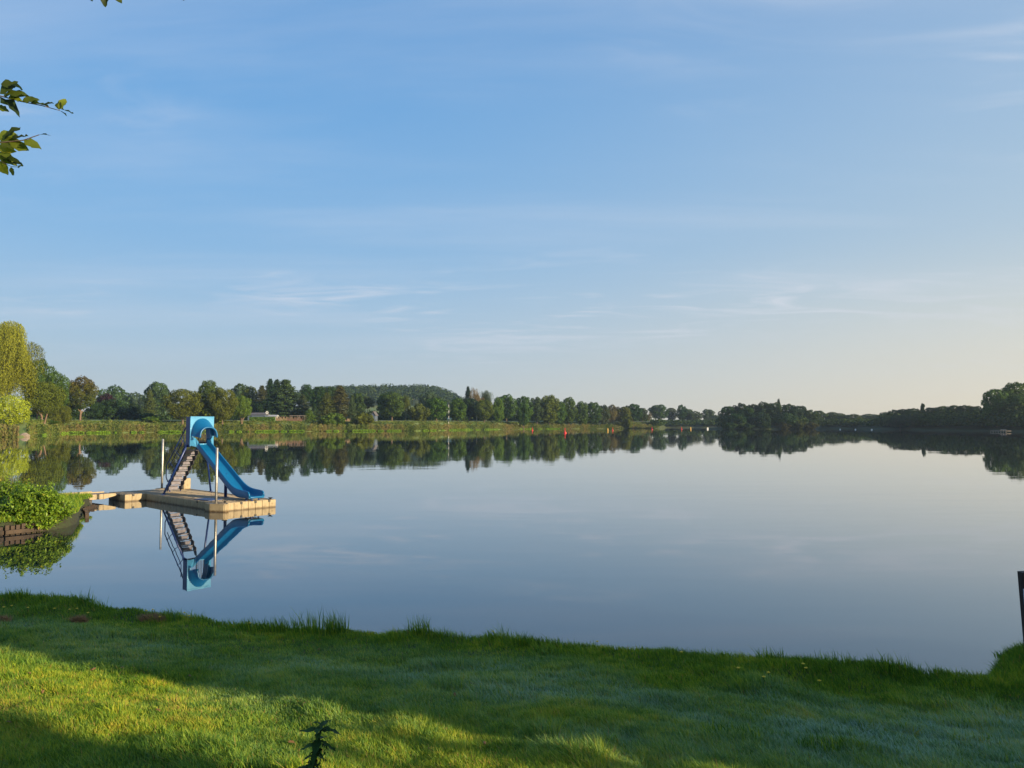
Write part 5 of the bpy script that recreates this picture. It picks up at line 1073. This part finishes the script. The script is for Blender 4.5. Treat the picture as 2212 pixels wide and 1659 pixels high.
# ------------------------------------------------------------------ garden buildings and things on the far shore
M['roofg'] = mat_simple('grey_roof', (.13, .12, .12), (.10, .09, .09), .8); M['wallb'] = mat_simple('blue_grey_wall', (.09, .12, .17), (.07, .095, .14), .8); M['brownwood'] = mat_simple('brown_fence_wood', (.20, .12, .08), (.14, .085, .055), .8, scale=1.5); M['glass'] = mat_simple('dark_window', (.02, .025, .03), None, .1)
M['brick'] = mat_simple('red_brick', (.30, .13, .09), (.22, .10, .07), .9)
def house(px0, px1, ywall, yroof, ybase, d, wall, roof, lab, name='garden_house', dep=5, ridge='x', nwin=2, cat='house'):
    a = at_depth(px0, ybase, d); b = at_depth(px1, ybase, d); zw = at_depth(px0, ywall, d).z; zr = at_depth(px0, yroof, d).z; z0 = 1.2; w_ = b.x - a.x
    e = empty(name, ((a.x + b.x) / 2, d, z0)); tag(e, lab, cat, 'buildings on the far shore'); m = MB(); m.box(-w_/2, w_/2, 0, dep, -1, zw - z0)
    if ridge == 'y': m.add([(-w_/2, 0, zw - z0), (w_/2, 0, zw - z0), (0, 0, zr - z0 - .05), (-w_/2, dep, zw - z0), (w_/2, dep, zw - z0), (0, dep, zr - z0 - .05)], [(0, 1, 2), (3, 5, 4)])
    m.build('wall', wall, e); r = MB(); o = .35
    if ridge == 'y': r.add([(-w_/2 - o, -o, zw - z0 - .15), (0, -o, zr - z0), (w_/2 + o, -o, zw - z0 - .15), (-w_/2 - o, dep + o, zw - z0 - .15), (0, dep + o, zr - z0), (w_/2 + o, dep + o, zw - z0 - .15), (0, -o, zr - z0 + .15), (0, dep + o, zr - z0 + .15)], [(0, 1, 4, 3), (1, 2, 5, 4), (0, 6, 7, 3), (6, 2, 5, 7), (0, 1, 6), (1, 2, 6)])
    else: r.add([(-w_/2 - o, -o, zw - z0), (w_/2 + o, -o, zw - z0), (w_/2 + o, dep/2, zr - z0), (-w_/2 - o, dep/2, zr - z0), (-w_/2 - o, dep + o, zw - z0), (w_/2 + o, dep + o, zw - z0)], [(0, 1, 2, 3), (3, 2, 5, 4), (0, 3, 4), (1, 5, 2), (0, 4, 5, 1)])
    r.build('roof', roof, e)
    for i in range(nwin):
        q = MB(); x = -w_/2 + w_ * (i + .7) / (nwin + .4); q.box(x - .4, x + .4, -.04, .02, (zw - z0) * .35, (zw - z0) * .8); f = q.build('window', M['white'], e); g_ = MB(); g_.box(x - .32, x + .32, -.06, -.045, (zw - z0) * .4, (zw - z0) * .75); g_.build('pane', M['glass'], f)
    return e
house(535, 572, 896, 891, 904, 304, M['wallb'], M['roofg'], 'low blue-grey bungalow with dark roof behind the hedge')
house(580, 596, 899.5, 896, 903, 301, M['shedwall'], M['shedwall'], 'small white garden shed right of the bungalow', 'garden_shed', 3, 'x', 1, 'shed')
house(802, 810, 897, 889, 906, 306, M['wallb'], M['roofg'], 'house with steep grey roof half hidden beside the big shore tree', dep=6, ridge='y', nwin=0)
house(750, 758, 903.5, 900, 908, 304, M['brick'], M['roofg'], 'tiny brick hut below the slender spruce', 'garden_hut', 2, 'x', 1, 'hut')
house(1175, 1190, 908, 904, 914, 415, M['wallb'], M['wallb'], 'pale low building seen between the avenue trunks', 'low_building', 6, 'x', 1, 'building')
house(1404, 1411, 910, 907, 915, 520, M['shedwall'], M['roofg'], 'white building glimpsed beyond the shore tip', dep=6)
house(1858, 1876, 917, 914, 921, 418, M['wallb'], M['wallb'], 'left pale low roof in the right bay', 'boathouse', 6, 'x', 2, 'boathouse')
house(1894, 1922, 918, 914, 921, 408, M['wallb'], M['wallb'], 'right longer pale roof in the right bay', 'boathouse', 6, 'x', 3, 'boathouse')
M['tent'] = mat_simple('turquoise_canvas', (.06, .13, .14), None, .7)
house(967, 973, 906, 902, 910, 342, M['tent'], M['tent'], 'small turquoise tent roof under the striped mast', 'tent', 4, 'x', 0, 'tent')
def fence(px0, px1, yt, d, mat, lab, n, name='fence'):
    a = at_depth(px0, yt, d); b = at_depth(px1, yt, d); L_ = b.x - a.x; z0 = 1.1; h = a.z - z0; e = empty(name, (a.x, d, z0)); tag(e, lab, 'fence', 'garden fences on the far shore')
    for i in range(n):
        m = MB(); w_ = L_ / n; hh = h * (1 - .12 * (i % 2))
        for j in range(6): m.box(i * w_ + .05 + j * (w_ - .1) / 6, i * w_ + .05 + (j + .85) * (w_ - .1) / 6, -.03, .03, -.3, hh * (1 + .05 * math.sin(j * 1.1)))
        m.build('fence_panel', mat, e)
    m = MB()
    for i in range(n + 1): m.box(i * L_ / n - .06, i * L_ / n + .06, -.06, .08, -.3, h * 1.08)
    m.build('posts', mat, e)
M['lightwood'] = mat_simple('light_fence_wood', (.33, .23, .13), (.26, .18, .10), .8, scale=1.5)
fence(596, 619, 901.5, 295, M['lightwood'], 'light brown scalloped fence right of the white shed', 6); fence(619.5, 653, 902, 296, M['brownwood'], 'darker brown fence ending at the small conifer', 8)
fence(740, 756, 905, 300, M['lightwood'], 'short pale fence beside the brick hut', 3)
hb = at_depth(555, 901, 293); he_ = at_depth(593, 901, 293)
V, pl, lo, t = leaf_quads(np.stack((RNG.uniform(hb.x - 3, he_.x, 5000), 293 + RNG.uniform(0, 1, 5000), RNG.uniform(3.2, hb.z, 5000)), 1), norm(RNG.normal(size=(5000, 3)) + np.array([.3, -1, .4])), .35, .8, .1)
o = link('clipped_hedge', np_mesh('clipped_hedge', V, pl, lo, M['bush'], {'tint': t * .5})); tag(o, 'clipped green hedge in front of the bungalow and shed', 'hedge')
# pergola frame, striped mast, weather pole
a = at_depth(620, 896, 294); b = at_depth(651, 896, 294); e = empty('pergola', (a.x, 298, 1.2)); tag(e, 'pale timber pergola frame standing behind the brown fence', 'pergola'); w_ = b.x - a.x; hz_ = at_depth(620, 898, 294).z - 1.2
for x in (0, w_ * .55, w_):
    for y in (0, 2.5): q = MB(); q.box(x - .07, x + .07, y - .07, y + .07, -.4, hz_); q.build('post', M['grey_wood'], e)
for y in (0, 2.5): q = MB(); q.box(-.2, w_ + .2, y - .05, y + .05, hz_, hz_ + .16); q.build('beam', M['grey_wood'], e)
a = at_depth(969.5, 868, 330); e = empty('striped_mast', (a.x, 330, 1.2)); tag(e, 'thin black and white striped mast between two round trees', 'mast'); h = a.z - 1.2
for i in range(9): q = MB(); q.lathe([(.08, i * h / 9), (.08, (i + 1) * h / 9 - .001)], 8); q.build('mast_section', M['white'] if i % 2 else M['black'], e)
a = at_depth(577, 888, 300); e = empty('garden_windmill', (a.x, 300, 1.2)); tag(e, 'white-bladed garden windmill beside the bungalow', 'windmill'); h = a.z - 1.2
q = MB(); q.tube([(0, 0, -.3), (0, 0, h)], .07, 6); q.build('pole', M['black'], e)
for i in range(6):
    an = i * 1.047; q = MB(); q.box(.2, .62, -.02, .02, -.14, .14, M=Matrix.Translation((0, -.1, h - .6)) @ Matrix.Rotation(an, 4, 'Y')); q.build('blade', M['white'], e)
# clipped balls and goal on the meadow
for px, lab in ((221, 'left clipped ball bush on the meadow'), (238, 'right clipped ball bush on the meadow')):
    p = at_depth(px, 908, 262); d_ = rdirs(RNG, 2500); V, pl, lo, t = leaf_quads(d_ * .62, norm(d_ + .4 * RNG.normal(size=(2500, 3))), .14, .8, .1); o = link('ball_bush', np_mesh('ball_bush', V, pl, lo, M['bush'], {'tint': t * .3})); o.location = (p.x, 262, 3.55); tag(o, lab, 'bush', 'clipped ball bushes on the meadow')
# mown strip of the meadow
mp_ = at_depth(160, 912, 246); 
# beige boulder at the left shore
p = at_z(53, 944, 0); bm_ = bmesh.new(); bmesh.ops.create_icosphere(bm_, subdivisions=3, radius=1)
for v in bm_.verts: f = 1 + .12 * math.sin(v.co.x * 3 + 1) * math.cos(v.co.y * 4) + .06 * math.sin(v.co.z * 7); v.co = Vector((v.co.x * 1.1 * f, v.co.y * .7 * f, v.co.z * .62 * f))
me = bpy.data.meshes.new('boulder'); bm_.to_mesh(me); bm_.free(); M['stone'] = mat_simple('beige_stone', (.30, .235, .17), (.22, .175, .13), .8, scale=3, bump=.3); me.materials.append(M['stone']); o = link('boulder', me); o.location = (p.x, p.y, .2); tag(o, 'beige boulder at the water under the willow bush', 'boulder')

# ------------------------------------------------------------------ unseen hedges and bushes added beside the lawn, placed to cast its shade bands
def big_tree(x, y, r, zc0, zc1, lab, seed, dens=1.0, name='broadleaf_tree', cat='tree', lsz=.22):
    rg = np.random.default_rng(seed); n = int(5200 * dens * (r / 3) ** 2); d = rdirs(rg, n); rr = rg.random(n) ** .35; P = d * rr[:, None] * np.array([r, r, (zc1 - zc0) / 2]) + np.array([0, 0, (zc0 + zc1) / 2 - 1.1])
    e = empty(name, (x, y, 1.1)); tag(e, lab, cat, 'trees right of the lawn'); V, pl, lo, t = leaf_quads(P, norm(rg.normal(size=(n, 3))), lsz * (r / 3) ** .5 * (.6 + .8 * rg.random(n)), .7, .1, rg); c = link('crown', np_mesh('crown', V, pl, lo, M['crown'], {'tint': t}), e); c.color = (*GREEN, 1)
    q = MB(); q.tube([(0, 0, -.3), (0, 0, (zc0 + zc1) / 2 - 1.1), (0, .05, zc1 - 1.6)], [.1 * r, .07 * r, .02 * r], 10); q.build('trunk', M['bark'], e, smooth=True)
S = Vector((math.sin(SUN_AZ), math.cos(SUN_AZ))); Nn = Vector((-S.y, S.x))     # Nn: across the sun direction, positive towards the lake
def sp(q, t): v = Nn * q + S * t; return v.x, v.y
def clipped(q0, q1, t, h0, h1, lab, seed, thick=1.2, n=26000):  # unseen hedge, its ends set where the lawn's shade begins
    rg = np.random.default_rng(seed); a = rg.uniform(q0, q1, n); b = rg.uniform(0, thick, n); z = rg.uniform(h0, h1, n) - .10 * rg.random(n); A = np.array(Nn)[None] * a[:, None] + np.array(S)[None] * (t + b)[:, None]
    P = np.stack((A[:, 0], A[:, 1], z), 1); V, pl, lo, tt = leaf_quads(P, norm(rg.normal(size=(n, 3))), .24, .8, .1, rg); o = link('tall_hedge', np_mesh('tall_hedge', V, pl, lo, M['bush'], {'tint': tt * .4})); tag(o, lab, 'hedge', 'tall hedges right of the lawn')
clipped(4.12, 11.3, 12.5, .6, 6.8, 'tall hedge right of the lawn towards the lake', 31, 1.4, 42000)
clipped(-9, 2.62, 10.5, .6, 6.5, 'tall hedge right of the lawn behind the viewer', 32, 1.4, 42000)
def clumpy(q, t, lab, seed, zlo, zhi, hw, ncl, per, name='shade_bush', cat='bush'):  # unseen leaf clumps added to break up the sunlight on the lawn
    rg = np.random.default_rng(seed); x, y = sp(q, t); e = empty(name, (x, y, 1.1)); tag(e, lab, cat)
    c = rg.uniform(-1, 1, (ncl, 3)) * np.array([hw, hw, 0]); c[:, 2] = zlo + (zhi - zlo) * rg.random(ncl) ** 1.15 - 1.1; rr = rg.uniform(.07, .2, ncl); ci = np.repeat(np.arange(ncl), per)
    P = c[ci] + rdirs(rg, len(ci)) * (rr[ci] * rg.random(len(ci)) ** .4)[:, None]; V, pl, lo, tt = leaf_quads(P, norm(rg.normal(size=(len(ci), 3))), .09 * (.6 + .7 * rg.random(len(ci))), .7, .1, rg)
    link('foliage', np_mesh('foliage', V, pl, lo, M['bush'], {'tint': tt}), e); q_ = MB()
    for i in range(9): k = c[i * (ncl // 9)]; q_.tube([(0, 0, -.2), (k[0] * .4, k[1] * .4, k[2] * .5), tuple(k)], [.02, .012, .004], 5)
    q_.build('stems', M['bark'], e)
clumpy(3.35, 11.3, 'open leafy bush in the gap of the tall hedges', 33, 1.2, 4.15, .72, 70, 42)
clumpy(4.3, 11.6, 'loose shoots at the corner of the hedge towards the lake', 35, 2.5, 7.0, .35, 46, 40)
